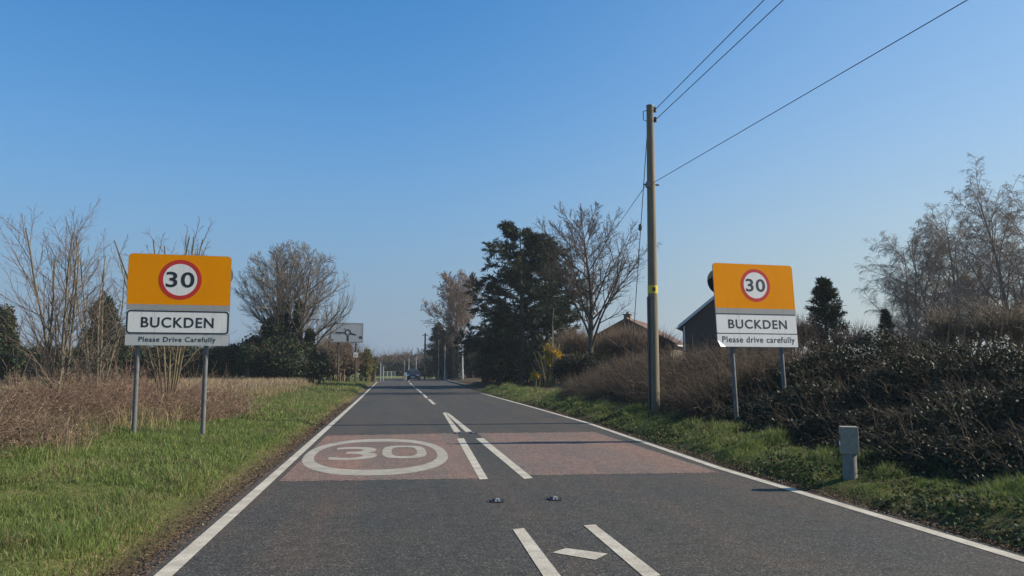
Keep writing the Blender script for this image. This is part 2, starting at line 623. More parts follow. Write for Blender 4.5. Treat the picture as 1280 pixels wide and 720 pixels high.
# ------------------------------------------------------------------ plants: geometry makers
def tubes(groups, colf):
    """groups of (P (B,n,3), R (B,n), sides) -> V, F, C"""
    Vs, Fs, Cs, base = [], [], [], 0
    for P, Rr, k in groups:
        B, n, _ = P.shape
        T = np.empty_like(P)
        T[:, 1:-1] = P[:, 2:] - P[:, :-2]; T[:, 0] = P[:, 1] - P[:, 0]; T[:, -1] = P[:, -1] - P[:, -2]
        T /= np.linalg.norm(T, axis=-1, keepdims=True) + 1e-9
        ref = np.where(np.abs(T[..., 2:3]) > .8, np.array([1., .1, 0]), np.array([0.1, 0, 1.]))
        A = np.cross(T, ref); A /= np.linalg.norm(A, axis=-1, keepdims=True) + 1e-9
        Bn = np.cross(T, A)
        th = np.arange(k) * 2 * np.pi / k
        V = P[:, :, None] + Rr[:, :, None, None] * (A[:, :, None] * np.cos(th)[:, None] + Bn[:, :, None] * np.sin(th)[:, None])
        idx = np.arange(B * n * k).reshape(B, n, k) + base
        nxt = np.roll(idx, -1, 2)
        F = np.stack([idx[:, :-1], nxt[:, :-1], nxt[:, 1:], idx[:, 1:]], -1).reshape(-1, 4)
        C = colf(P, Rr)
        Vs.append(V.reshape(-1, 3)); Fs.append(F)
        Cs.append(np.repeat(C[:, :, None, :], k, 2).reshape(-1, 3))
        base += B * n * k
    return np.concatenate(Vs), np.concatenate(Fs), np.concatenate(Cs)


def unit(v): return v / (np.linalg.norm(v, axis=-1, keepdims=True) + 1e-9)


def walk(rng, st, d, L, n, wig, up, r0, r1, grav=None):
    B = len(st)
    P = np.empty((B, n, 3)); P[:, 0] = st
    d = unit(d)
    step = (L / (n - 1))[:, None]
    for i in range(1, n):
        d = d + rng.normal(0, wig, (B, 3))
        d[:, 2] += up if not hasattr(up, '__len__') else up[min(i - 1, len(up) - 1)]
        d = unit(d)
        P[:, i] = P[:, i - 1] + d * step
    t = np.linspace(0, 1, n)[None]
    Rr = r0[:, None] * (1 - t) + r1 * t
    return P, Rr


def spawn(rng, P, Rr, m, t0, t1, ratio, ang, angsd, up, wig, n, rr, rmin, taper=.55, lens=None, even=True):
    B, k, _ = P.shape
    t = t0 + (t1 - t0) * ((np.arange(m)[None] + rng.random((B, m))) / m)
    s = t * (k - 1); i = np.minimum(s.astype(int), k - 2); f = (s - i)[..., None]
    bi = np.arange(B)[:, None]
    st = P[bi, i] * (1 - f) + P[bi, i + 1] * f
    tg = unit(P[bi, i + 1] - P[bi, i])
    r = Rr[bi, i] * (1 - f[..., 0]) + Rr[bi, i + 1] * f[..., 0]
    L = np.linalg.norm(np.diff(P, axis=1), axis=-1).sum(1)
    q = unit(np.cross(tg, np.array([.3, .9, .2]))); q2 = np.cross(tg, q)
    az = np.arange(m)[None] * 2.4 + rng.random((B, 1)) * 6.28 + rng.normal(0, .5, (B, m))
    pr = q * np.cos(az)[..., None] + q2 * np.sin(az)[..., None]
    a = (ang + rng.normal(0, angsd, (B, m)))[..., None]
    d = tg * np.cos(a) + pr * np.sin(a)
    if lens is None: ln = L[:, None] * ratio * (1 - taper * t) * rng.uniform(.7, 1.25, (B, m))
    else: ln = lens(t, rng)
    return walk(rng, st.reshape(-1, 3), d.reshape(-1, 3), ln.ravel(), n, wig, up,
                np.maximum(r.ravel() * rr, rmin), rmin * .7)


def bark_col(base, tip, rng, var=.15, swap=.02):
    base, tip = np.array(base), np.array(tip)
    def f(P, Rr):
        t = np.clip(1 - Rr / swap, 0, 1)[..., None]
        c = base * (1 - t) + tip * t
        return c * rng.uniform(1 - var, 1 + var, (P.shape[0], 1, 1)) * rng.uniform(.85, 1.15, P.shape[:2] + (1,))
    return f


def leaves(P, d, nrm, ln, wd, col):
    """one rhombic leaf per point: P (N,3), direction d, normal nrm"""
    d = unit(d); s = unit(np.cross(nrm, d))
    ln = np.asarray(ln).reshape(-1, 1); wd = np.asarray(wd).reshape(-1, 1)
    V = np.stack([P, P + d * ln * .45 + s * wd * .5, P + d * ln, P + d * ln * .45 - s * wd * .5], 1).reshape(-1, 3)
    F = np.arange(len(P) * 4).reshape(-1, 4)
    return V, F, np.repeat(col, 4, 0)


def pick(rng, n, cols, wts, var=.2):
    c = np.array(cols)[rng.choice(len(cols), n, p=np.array(wts) / sum(wts))]
    return c * rng.uniform(1 - var, 1 + var, (n, 1))


def rdir(rng, n):
    return unit(rng.normal(0, 1, (n, 3)))


def join(parts):
    Vs, Fs, Cs, b0 = [], [], [], 0
    for V, F, C in parts:
        Vs.append(V); Fs.append(F + b0); Cs.append(C); b0 += len(V)
    return np.concatenate(Vs), np.concatenate(Fs), np.concatenate(Cs)


def leaf_cloud(rng, blobs, n, size, cols, wts, shell=.45, asp=.55, upn=.5):
    """leaves through lumpy blobs [(cx,cy,cz,rx,ry,rz)], denser near the outside"""
    bl = np.array(blobs, float)
    vol = (bl[:, 3] * bl[:, 4] * bl[:, 5]) ** .67
    k = rng.choice(len(bl), n, p=vol / vol.sum())
    d = rdir(rng, n)
    lump = 1 + .28 * (vn(d[:, 0] * 3.1 + k * 7, d[:, 2] * 3.1 + d[:, 1] * 2.2, 9) - .5) * 2
    r = (shell + (1 - shell) * rng.random(n) ** .7) * lump
    P = bl[k, :3] + d * r[:, None] * bl[k, 3:6]
    keep = P[:, 2] > .02
    P, d, n = P[keep], d[keep], int(keep.sum())
    ld = unit(d * .5 + rdir(rng, n)); nr = unit(rdir(rng, n) + np.array([0, 0, upn]))
    s = size * rng.uniform(.6, 1.5, n)
    return leaves(P, ld, nr, s, s * asp, pick(rng, n, cols, wts))


def blob_core(blobs, rng, scale=.72):
    Vs, Fs, b0 = [], [], 0
    for c in blobs:
        nu, nv = 14, 9
        for_v = []
        for j in range(nv):
            ph = math.pi * (j + .5) / nv
            for i in range(nu):
                th = 2 * math.pi * i / nu
                for_v.append((math.sin(ph) * math.cos(th), math.sin(ph) * math.sin(th), math.cos(ph)))
        d = np.array(for_v) * rng.uniform(.82, 1.12, (nu * nv, 1))
        V = np.array(c[:3]) + d * np.array(c[3:6]) * scale
        idx = np.arange(nu * nv).reshape(nv, nu)
        F = np.stack([idx[:-1], idx[1:], np.roll(idx, -1, 1)[1:], np.roll(idx, -1, 1)[:-1]], -1).reshape(-1, 4)
        Vs.append(V); Fs.append(F + b0); b0 += len(V)
    V = np.concatenate(Vs); F = np.concatenate(Fs)
    return V, F


GREENS = [(.028, .045, .018), (.045, .065, .024), (.07, .085, .035)]
IVY = [(.022, .038, .014), (.035, .055, .02), (.06, .075, .03)]


def bush(name, label, cat, blobs, n, size, cols, wts, seed, group=None, core=(.03, .03, .018), twigs=0, twcol=(.12, .085, .06), mat='dull_leaf', twl=1.0, trunk=True, shell=.45):
    """evergreen or twiggy bush standing on the ground; blobs in world coordinates"""
    rng = np.random.default_rng(seed)
    bx, by = blobs[0][0], blobs[0][1]
    o = thing(name, label, cat, (bx, by, gz1(bx, by)), group=group)
    off = np.array([bx, by, gz1(bx, by)])
    sub = []
    for c in blobs:                             # smaller lumps break up the outline
        for d in rdir(rng, 5):
            q = rng.uniform(.28, .5)
            sub.append((c[0] + d[0] * c[3] * .85, c[1] + d[1] * c[4] * .85, max(.3, c[2] + abs(d[2]) * c[5] * .9 - .1), c[3] * q, c[4] * q, c[5] * q * 1.1))
    blobs = list(blobs) + sub
    bl = [tuple(np.array(c[:3]) - off) + tuple(c[3:]) for c in blobs]
    parts = [leaf_cloud(rng, bl, n, size, cols, wts, shell)] if n else []
    if n:
        V, F = blob_core(bl, rng, .72 if shell > .3 else .42)
        parts.append((V, F, np.tile(np.array(core), (len(V), 1)) * rng.uniform(.7, 1.3, (len(V), 1))))
        V, F, C = join(parts)
        npmesh('foliage', V, F, M[mat], o, C)
    gs = []
    if trunk:
        st = np.array([[c[0] + rng.normal(0, .1), c[1], 0] for c in bl for _ in range(2)])
        dd = np.tile(np.array([[0, 0, 1.]]), (len(st), 1)) + rng.normal(0, .15, (len(st), 3))
        L = np.array([max(.3, (c[2] + c[5] * .5)) for c in bl for _ in range(2)])
        gs.append((*walk(rng, st, dd, L, 5, .06, .02, np.full(len(st), .06), .02), 5))
    if twigs:
        b_ = np.array(bl); vol = b_[:, 3] * b_[:, 4] * b_[:, 5]
        k = rng.choice(len(bl), twigs, p=vol / vol.sum())
        d = rdir(rng, twigs); d[:, 2] = np.abs(d[:, 2]) * .8
        st = b_[k, :3] + d * b_[k, 3:6] * rng.uniform(.2, .95, (twigs, 1))
        st[:, 2] = np.maximum(st[:, 2], .05)
        dd = d * .7 + rdir(rng, twigs) * .7 + np.array([0, 0, .5])
        gs.append((*walk(rng, st, dd, rng.uniform(.3, 1.0, twigs) * twl, 4, .18, .0, np.full(twigs, .008 * max(1, size / .08)), .003), 3))
    if gs:
        V, F, C = tubes(gs, bark_col(twcol, twcol, rng, .35))
        npmesh('stem', V, F, M['stem'], o, C)
    return o


# ------------------------------------------------------------------ bare trees
def bare_tree(name, label, base, H, seed, spread=.5, trunk_r=.2, kind='round', col=(.10, .085, .065), tip=(.13, .10, .085), stems=1, group=None, dens=1.0, clear=.25, rmin=.006, lean=(0, 0), width=None, dome=None, longb=1.0):
    rng = np.random.default_rng(seed)
    o = thing(name, label, 'tree', tuple(base), group=group)
    st = np.zeros((stems, 3)); d = np.zeros((stems, 3)); d[:, 2] = 1
    if stems > 1:
        a = np.arange(stems) * 2 * np.pi / stems + rng.random() * 6
        sp = spread
        st[:, 0] = np.cos(a) * .25 * min(1, trunk_r * 6); st[:, 1] = np.sin(a) * .25 * min(1, trunk_r * 6)
        rad = sp * rng.uniform(.45, 1.1, stems)
        d[:, 0] = np.cos(a) * rad; d[:, 1] = np.sin(a) * rad
    d[:, 0] += lean[0]; d[:, 1] += lean[1]
    T, TR = walk(rng, st, d, H * rng.uniform(.86, 1.0, stems), 9, .045, .03, np.full(stems, trunk_r), .015)
    gs = [(T, TR, 8)]
    W = width or H * .4
    if kind == 'round':
        def l1(t, r):
            prof = np.clip(np.sin(np.clip((t - clear * .7) / (1.02 - clear * .7), 0, 1) * math.pi * .94) ** .55, .15, 1)
            return W * prof * r.uniform(.75, 1.2, t.shape)
        A = spawn(rng, T, TR, int(20 / stems ** .5 * dens) + 2, clear, .97, 1, .8, .18, .045, .09, 8, .6, rmin * 2, lens=l1)
        Bq = spawn(rng, *A, int(9 * dens), .15, .98, .45, .65, .2, .05, .1, 6, .6, rmin * 1.3)
        Cq = spawn(rng, *Bq, int(7 * dens), .1, 1, .5, .6, .25, .04, .12, 5, .65, rmin)
        Dq = spawn(rng, *Cq, int(4 * dens), .2, 1, .55, .6, .3, .03, .12, 3, .8, rmin * .8)
        gs += [(*A, 6), (*Bq, 4), (*Cq, 3), (*Dq, 3)]
    elif kind == 'vase':
        def l1(t, r):
            prof = np.clip(1.25 - t, .12, 1)
            return W * 1.3 * prof * r.uniform(.7, 1.15, t.shape)
        A = spawn(rng, T, TR, int(17 * dens), clear, .96, 1, .78, .12, .06, .07, 8, .5, rmin * 2, lens=l1)
        Bq = spawn(rng, *A, int(8 * dens), .2, .98, .42, .6, .2, .06, .1, 6, .6, rmin * 1.3)
        Cq = spawn(rng, *Bq, int(6 * dens), .15, 1, .5, .6, .25, .05, .12, 4, .65, rmin)
        Dq = spawn(rng, *Cq, 3, .2, 1, .55, .6, .3, .03, .12, 3, .8, rmin * .8)
        gs += [(*A, 6), (*Bq, 4), (*Cq, 3), (*Dq, 3)]
    elif kind == 'birch':
        def l1(t, r):
            return W * np.clip(1.2 - t * .75, .2, 1) * r.uniform(.7, 1.2, t.shape)
        A = spawn(rng, T, TR, int(16 * dens), clear, .97, 1, .75, .2, .05, .08, 8, .5, rmin * 2, lens=l1)
        Bq = spawn(rng, *A, int(9 * dens), .2, 1, .42, .7, .25, (.05, 0, -.12, -.2), .12, 6, .55, rmin * 1.2)
        Cq = spawn(rng, *Bq, int(8 * dens), .15, 1, .7, .6, .3, (-.1, -.3, -.4, -.4), .12, 5, .65, rmin)
        Dq = spawn(rng, *Cq, 3, .2, 1, .5, .5, .3, -.3, .12, 3, .8, rmin * .8)
        gs += [(*A, 6), (*Bq, 4), (*Cq, 3), (*Dq, 3)]
    elif kind == 'sapling':
        A = spawn(rng, T, TR, int(11 * dens), clear, .97, .36 * longb, .62 if longb > 1.2 else .5, .22, .05, .07, 6, .45, rmin * 1.6, taper=.6)
        Bq = spawn(rng, *A, int(6 * dens), .15, .98, .42, .55, .2, .05, .08, 4, .6, rmin)
        Cq = spawn(rng, *Bq, 3, .15, .98, .5, .55, .2, .05, .08, 3, .8, rmin * .8)
        gs += [(*A, 5), (*Bq, 3), (*Cq, 3)]
    if dome:
        cz, rx, rz = dome
        sc = np.array([rx, rx, H * rz]); c0 = np.array([0, 0, H * cz])
        keepers = []
        for gi, (P, Rr, k) in enumerate(gs):    # the crown keeps to one rounded outline
            r = np.linalg.norm((P - c0) / sc, axis=-1, keepdims=True) + 1e-6
            lim = rng.uniform(.88, 1.04, (len(P), 1))
            if gi >= 2:
                ok = r[:, 0, 0] < lim[:, 0]
                P, Rr, r = P[ok], Rr[ok], r[ok]
            if gi == 1: r2 = np.where(r > .75, .75 + .24 * np.tanh((r - .75) / .4), r)
            else: r2 = np.where(r > .88, .88 + .3 * np.tanh((r - .88) / .45), r)
            P = P + np.where(P[..., 2:3] > H * .12, (P - c0) * (r2 / r - 1), 0)
            keepers.append((P, Rr, k))
        gs = keepers; T, TR = gs[0][0], gs[0][1]
    cf = bark_col(col, tip, rng, .12, trunk_r * .3)
    V, F, C = tubes([(T, TR, 9)], cf); npmesh('trunk', V, F, M['bark'], o, C, True)
    V, F, C = tubes(gs[1:], cf); npmesh('crown', V, F, M['bark'], o, C)
    return o, gs


def at(px, Y, z=None):
    p = D(px, 462, Y)
    return (p[0], Y, gz1(p[0], Y) if z is None else z)


def top_h(px, py, Y):
    return float(D(px, py, Y)[2]) - at(px, Y)[2]


# --- left, near
sap, _ = bare_tree('sapling_clump', 'tall clump of bare pale-stemmed saplings standing in the brambles at far left', at(72, 20.5), top_h(75, 284, 20.5), 12, .2, .04, 'sapling', (.17, .15, .105), (.185, .12, .10), stems=5, clear=.12, rmin=.0034, dens=1.6, longb=1.5)
sap2, _ = bare_tree('sapling_clump', 'shorter slender bare saplings right beside the tallest clump, left of the sign', at(122, 22.5), top_h(125, 312, 22.5), 31, .22, .022, 'sapling', (.24, .21, .15), (.2, .145, .12), stems=5, clear=.15, rmin=.0034, dens=1.1, longb=1.1)
cop, _ = bare_tree('coppiced_shrub', 'bare many-stemmed shrub fanning up from behind the left town sign', at(212, 21.5), top_h(212, 292, 21.5), 5, .33, .028, 'sapling', (.175, .145, .09), (.19, .13, .11), stems=12, clear=.25, rmin=.0034, dens=.9)

# --- left, middle distance: round bare tree with ivy on its stems
LT = at(362, 65)
lt, lg = bare_tree('bare_tree', 'large round-crowned bare tree with ivy-clad stems, left of the road', LT, top_h(362, 300, 65), 8, .2, .2, 'vase', (.12, .10, .08), (.205, .175, .145), stems=3, dens=1.45, clear=.14, rmin=.0105, width=5.6, dome=(.54, 5.2, .47))
rng = np.random.default_rng(3)
ivy = []
for px, py, wr in ((338, 404, .8), (352, 386, .62), (373, 382, .5), (388, 418, .6)):
    tp = D(px, py, 64.6); hh = tp[2]
    for k in range(9):
        zc = hh * (k + .5) / 9
        xb = LT[0] + (tp[0] - LT[0]) * (.35 + .65 * (k / 8))
        ivy.append((xb - LT[0], -.4, zc, wr * (1.1 - .05 * k), wr * .9, hh / 11))
V, F, C = leaf_cloud(rng, ivy, 16000, .2, IVY, (3, 4, 1.2))
cV, cF = blob_core(ivy, rng, .6)
V, F, C = join([(V, F, C), (cV, cF, np.tile([.03, .035, .015], (len(cV), 1)))])
npmesh('ivy', V, F, M['dull_leaf'], lt, C)


def E(px, py, Y, rx, rz, ry=None):
    """blob centred on the photograph's (px, py) at distance Y with radii in pixels"""
    p = D(px, py, Y); k = Y / 1000.0
    return (p[0], Y, p[2], rx * k, (ry or rx) * k, rz * k)


bush('evergreen_bush', 'dark evergreen undergrowth massed beneath the round bare tree', 'bush', [E(330, 452, 62, 30, 24), E(362, 455, 61, 34, 24), E(388, 458, 62, 22, 18), E(345, 430, 63, 18, 26)], 17000, .21, IVY, (3, 4, 1.5), 21, twigs=300, twl=1.5)
bush('evergreen_bush', 'dark low bush between the left sign and the round bare tree', 'bush', [E(300, 452, 64, 22, 20), E(275, 455, 66, 22, 18), E(314, 436, 66, 12, 14)], 9000, .21, IVY, (3, 4, 1), 22, twigs=200, twl=1.5)
bush('brown_shrub', 'leafless brown shrub thicket below the roundabout direction sign', 'shrub', [E(412, 452, 78, 22, 24), E(436, 455, 80, 18, 20), E(420, 440, 82, 20, 18)], 2500, .2, [(.14, .09, .05), (.1, .08, .045), (.19, .13, .07)], (2, 2, 1), 23, core=(.07, .052, .035), twigs=1800, twl=2.2, twcol=(.17, .125, .09))
bush('willow_bush', 'yellow-green bush in first leaf beside the direction sign post', 'bush', [E(456, 456, 84, 9, 17), E(463, 460, 86, 7, 12)], 4000, .18, [(.13, .14, .03), (.17, .16, .04), (.09, .1, .03)], (2, 2, 1), 24, core=(.08, .075, .03), twigs=300, twl=2)
bush('evergreen_bush', 'tall dark evergreen cut off by the left edge of the photo', 'bush', [E(0, 430, 62, 17, 36), E(-8, 410, 62, 16, 24), E(10, 450, 61, 14, 18)], 10000, .2, GREENS, (3, 2, 1), 25, twigs=120)
bush('field_hedge', 'dark hedge along the far side of the green field at left', 'hedge', [E(x, 455 - (i % 2) * 3, 92, 18, 17) for i, x in enumerate(range(22, 112, 15))], 12000, .26, GREENS + [(.09, .075, .045)], (3, 2, 1, 1), 26, core=(.04, .04, .025), twigs=500, twl=2)
bush('dark_conifer', 'dark bushy conifer rising behind the bare saplings, left of the sign', 'tree', [E(132, 440, 72, 24, 30), E(131, 402, 72, 17, 22), E(130, 383, 72, 8, 14), E(146, 425, 72, 14, 20)], 12000, .22, GREENS, (3, 2, 1), 27, twigs=150)
bush('field_hedge', 'dark hedge behind the posts of the left sign', 'hedge', [E(x, 452 + (i % 3) * 2, 74, 20, 19) for i, x in enumerate(range(160, 268, 15))], 14000, .24, GREENS + [(.09, .07, .045)], (3, 2, 1, 1), 28, core=(.04, .04, .025), twigs=600, twl=2)

# --- far end, beyond the roundabout
far_spec = [
    (522, 438, 175, .06, 31, 'round', 'rounded bare tree standing far off above the car'),
    (486, 450, 210, .045, 32, 'round', 'low bare tree far off, above the guard rails'),
    (540, 442, 190, .05, 33, 'round', 'thin bare tree far off just left of the dark roadside trees'),
    (503, 448, 220, .045, 35, 'round', 'hazy bare tree far off straight down the road'),
]
for px, py, Y, _, sd_, k_, lb in far_spec:
    bare_tree('bare_tree', lb, at(px, Y), top_h(px, py, Y), sd_, .3, .16, k_, (.12, .10, .09), (.15, .115, .10), stems=3, dens=.8, clear=.15, rmin=.022, group='bare trees beyond the roundabout')
bush('far_hedge', 'dark hedge closing the end of the road behind the car', 'hedge', [E(x, 463, 170, 11, 10 + (i % 3) * 2) for i, x in enumerate(range(468, 560, 8))], 9000, .38, GREENS + [(.12, .085, .06)], (2, 2, 1, 2), 36, core=(.05, .048, .035), twigs=500, twl=3.5)
bush('brown_shrub', 'reddish brown shrubs far beyond the guard rails, left of the car', 'shrub', [E(x, 457, 185, 9, 10) for x in (484, 494, 503, 512)], 3500, .35, [(.15, .09, .07), (.11, .08, .06)], (2, 1), 37, core=(.08, .055, .045), twigs=700, twl=4)
wl = thing('far_wood', 'long hazy belt of bare woodland along the horizon', 'wood', (0, 330, 0))
rng = np.random.default_rng(44)
wb = [(x, rng.uniform(-15, 30), rng.uniform(2.0, 3.6), rng.uniform(7, 12), 6, rng.uniform(3, 5.5)) for x in np.arange(-330, 360, 8)]
V, F, C = leaf_cloud(rng, wb, 26000, .9, [(.07, .06, .045), (.05, .055, .035), (.1, .08, .06)], (2, 2, 1))
cV, cF = blob_core(wb, rng, .85)
V, F, C = join([(V, F, C), (cV, cF, np.tile([.055, .05, .04], (len(cV), 1)))])
o = npmesh('woodland', V, F, M['dull_leaf'], wl, C)
tag(wl, kind='stuff')
# the thin spring haze that pales far things
m, n, p = nmat('haze')
n.nodes.remove(p)
pv = n.nodes.new('ShaderNodeVolumePrincipled')
pv.inputs['Color'].default_value = (.82, .88, .95, 1)
pv.inputs['Density'].default_value = .00045
pv.inputs['Anisotropy'].default_value = .2
n.links.new(pv.outputs[0], n.nodes['Material Output'].inputs['Volume'])
b = MB(); b.box((0, 150, 11), (760, 500, 26))
tag(b.build('haze', m), kind='stuff')


# ------------------------------------------------------------------ conifers
def conifer(name, label, base, H, W, seed, n_br=60, clear=.08, droop=-.02, ang=1.35, cols=GREENS, size=.3, irregular=.35, per=55, group=None, power=.8, trunk_r=.22, flat=.8, tip_scale=.5, mid=None):
    rng = np.random.default_rng(seed)
    o = thing(name, label, 'tree', tuple(base), group=group)
    T, TR = walk(rng, np.zeros((1, 3)), np.array([[0, 0, 1.]]), np.array([H]), 10, .015, .02, np.array([trunk_r]), .02)
    def l1(t, r):
        pr = np.clip(1 - t, 0.02, 1) ** power if mid is None else np.clip(np.interp(t, mid[0], mid[1]), .03, 1)
        return W * pr * r.uniform(1 - irregular, 1 + irregular, t.shape)
    A = spawn(rng, T, TR, n_br, clear, .985, 1, ang, .14, (0, droop, droop, 0, .04, .04), .06, 7, .28, .012, lens=l1)
    Bq = spawn(rng, *A, 7, .2, 1, .38, .75, .2, droop, .08, 4, .6, .008)
    cf = bark_col((.11, .09, .07), (.07, .055, .04), rng)
    V, F, C = tubes([(T, TR, 8)], cf); npmesh('trunk', V, F, M['bark'], o, C, True)
    parts = [tubes([(*A, 4), (*Bq, 3)], cf)]
    for (P, Rr), k in ((A, per), (Bq, per // 3)):
        B, n, _ = P.shape
        t = rng.random((B, k)) ** .75 * (n - 1) * .999
        t = np.where(t < (n - 1) * .12, t + (n - 1) * .3, t)
        i = t.astype(int); f = (t - i)[..., None]; bi = np.arange(B)[:, None]
        Q = P[bi, i] * (1 - f) + P[bi, i + 1] * f
        tg = unit(P[bi, i + 1] - P[bi, i]).reshape(-1, 3)
        Q = Q.reshape(-1, 3) + rng.normal(0, size * .3, (B * k, 3)) * np.array([1, 1, .35])
        N = len(Q)
        d = unit(tg * 1.2 + rng.normal(0, .7, (N, 3)) * np.array([1, 1, .5]) + np.array([0, 0, -.12]))
        nr = unit(rng.normal(0, 1 - flat * .7, (N, 3)) + np.array([0, 0, flat]))
        s = size * rng.uniform(.6, 1.4, N)
        parts.append(leaves(Q, d, nr, s, s * .22, pick(rng, N, cols, (3, 3, 1)[:len(cols)], .25)))
    V, F, C = join(parts)
    npmesh('crown', V, F, M['dull_leaf'], o, C)
    return o


PINE = [(.03, .044, .022), (.046, .062, .03), (.07, .08, .04)]
conifer('pine_tree', 'tall ragged dark conifer beside the road, the biggest evergreen in the photo', at(652, 62), top_h(655, 286, 62), 4.25, 71, 84, .04, -.03, 1.35, PINE, .36, .42, 150, mid=((0, .3, .6, .8, .93, 1), (1, .95, .8, .62, .5, .15)), trunk_r=.28)
conifer('pine_tree', 'second dark conifer, close behind and to the right of the tallest one', at(686, 65), top_h(684, 302, 65), 3.4, 72, 72, .04, -.03, 1.3, PINE, .36, .36, 140, mid=((0, .3, .6, .8, .93, 1), (1, 1, .85, .7, .5, .15)), trunk_r=.25)
conifer('pine_tree', 'broad low dark conifer filling in at the left foot of the tallest conifer', at(633, 68), top_h(633, 388, 68), 2.6, 73, 44, .03, -.02, 1.3, PINE, .40, .3, 80, mid=((0, .4, .8, 1), (1, .9, .5, .1)), trunk_r=.2)
conifer('spruce_tree', 'narrow dark conifer at the far left end of the roadside trees', at(546, 118), top_h(548, 404, 118), 2.6, 74, 60, .03, -.03, 1.35, PINE, .45, .3, 34, trunk_r=.2)
conifer('cypress_tree', 'dense dark green conifer standing behind the hedge right of the right town sign', at(1036, 36), top_h(1034, 350, 36), 1.15, 75, 90, .03, .05, 1.05, [(.016, .034, .016), (.026, .048, .022), (.04, .062, .03)], .2, .2, 60, mid=((0, .35, .6, .85, 1), (1, 1, .8, .42, .08)), trunk_r=.14)
conifer('spruce_tree', 'small dark conifer poking up above the right-hand hedge before the birches', at(1112, 34), top_h(1112, 388, 34), .75, 76, 60, .03, .02, 1.2, [(.02, .034, .018), (.03, .045, .022), (.045, .058, .03)], .17, .2, 46, trunk_r=.09)

# --- deciduous trees on the right
bt, _ = bare_tree('bare_tree', 'spreading bare tree with dark trunk, right of the tall conifers', at(738, 47), top_h(740, 262, 47), 52, .3, .2, 'vase', (.085, .072, .055), (.125, .095, .08), stems=1, dens=1.6, clear=.22, rmin=.0095, width=4.9)
br, bgp = bare_tree('budding_tree', 'tree with pinkish brown buds and an ivy-clad trunk behind the lamp columns', at(567, 110), top_h(567, 342, 110), 54, .3, .24, 'round', (.13, .105, .08), (.22, .15, .11), stems=2, dens=1.4, clear=.26, rmin=.013, width=5.4, dome=(.62, 5.4, .44))
rng = np.random.default_rng(9)
P = bgp[3][0][:, 1:].reshape(-1, 3); P = P[rng.choice(len(P), 5200)]
Pn = len(P)
V, F, C = leaves(P + rng.normal(0, .12, P.shape), rdir(rng, Pn), rdir(rng, Pn), rng.uniform(.12, .3, Pn), rng.uniform(.1, .2, Pn), pick(rng, Pn, [(.25, .17, .12), (.2, .13, .09), (.3, .22, .16)], (1, 1, 1)))
npmesh('bud', V, F, M['dull_leaf'], br, C)
iv = [(0, -.1, z, .55, .5, .9) for z in np.arange(.5, 6.5, .8)]
V, F, C = leaf_cloud(rng, iv, 3500, .26, IVY, (3, 4, 1)); npmesh('ivy', V, F, M['dull_leaf'], br, C)
bush('evergreen_bush', 'dark ivy-hung undergrowth along the far right verge behind the lamp columns', 'bush', [E(552, 452, 112, 12, 24), E(566, 455, 112, 14, 22), E(590, 452, 108, 14, 26), E(606, 445, 104, 14, 32), E(556, 432, 114, 9, 20), E(618, 458, 98, 14, 18)], 16000, .32, GREENS + [(.1, .075, .045)], (3, 3, 1, 1.6), 61, twigs=900, twl=2.5, twcol=(.14, .1, .075))
bush('garden_hedge', 'dense dark hedge along the side road under the conifers', 'hedge', [E(630, 462, 66, 22, 16), E(655, 461, 65, 24, 17), E(684, 460, 64, 24, 17), E(640, 448, 68, 24, 18), E(675, 448, 67, 20, 18), E(612, 463, 70, 14, 14)], 15000, .22, [(.018, .026, .014), (.028, .037, .018), (.04, .045, .024)], (3, 2, 1), 62, twigs=200)
bush('garden_hedge', 'clipped dark hedge with flat top between the yellow bush and the brown hedge', 'hedge', [E(704, 462, 47, 13, 16), E(722, 461, 46, 16, 16), E(742, 460, 45, 16, 16)], 11000, .13, [(.022, .034, .016), (.035, .048, .02), (.05, .06, .028)], (3, 2, 1), 63, twigs=150)
bush('forsythia_bush', 'bright yellow flowering bush with bare stems in front of the conifers', 'bush', [E(694, 443, 50, 9, 7), E(682, 452, 50, 7, 7), E(671, 470, 50, 7, 5), E(684, 436, 50, 5, 6)], 3600, .11, [(.68, .44, .015), (.6, .38, .02), (.25, .24, .05)], (4, 3, .7), 64, core=(.2, .15, .04), twigs=120, twcol=(.2, .16, .08), shell=.2)
fs = [o for o in bpy.data.objects if o.name.startswith('forsythia_bush')][0]
rng = np.random.default_rng(4)
bse = np.array(at(686, 50)); off = np.array(fs.location)
st = np.array([bse - off + [0, 0, -.1], bse - off + [.1, 0, -.1], bse - off + [.15, .1, -.1]])
V, F, C = tubes([(*walk(rng, st, np.array([[-.45, 0, 1], [.02, 0, 1], [.1, 0, 1.]]), np.array([2.6, 5.2, 3.0]), 7, .04, .04, np.full(3, .07), .03), 6)], bark_col((.3, .26, .15), (.3, .25, .15), rng))
npmesh('trunk', V, F, M['bark'], fs, C, True)
bush('forsythia_bush', 'softer yellow bush behind the spreading bare tree, beside the bungalow', 'bush', [E(768, 434, 51, 15, 14), E(756, 440, 51, 12, 10), E(785, 444, 51, 12, 10)], 2600, .11, [(.34, .25, .04), (.28, .22, .05), (.16, .13, .05)], (2, 2, 2), 65, core=(.13, .1, .04), twigs=500, twl=1.6, twcol=(.18, .14, .08), shell=.2)
bush('brown_shrub', 'leafless brown shrubs around the foot of the spreading bare tree', 'shrub', [E(720, 440, 53, 20, 16), E(748, 446, 52, 14, 10), E(805, 440, 50, 20, 14), E(780, 436, 50, 16, 14), E(826, 440, 48, 14, 10)], 2000, .14, [(.13, .09, .05), (.1, .08, .04)], (1, 1), 66, core=(.07, .05, .035), twigs=4200, twl=1.7, twcol=(.15, .105, .075), shell=.2)

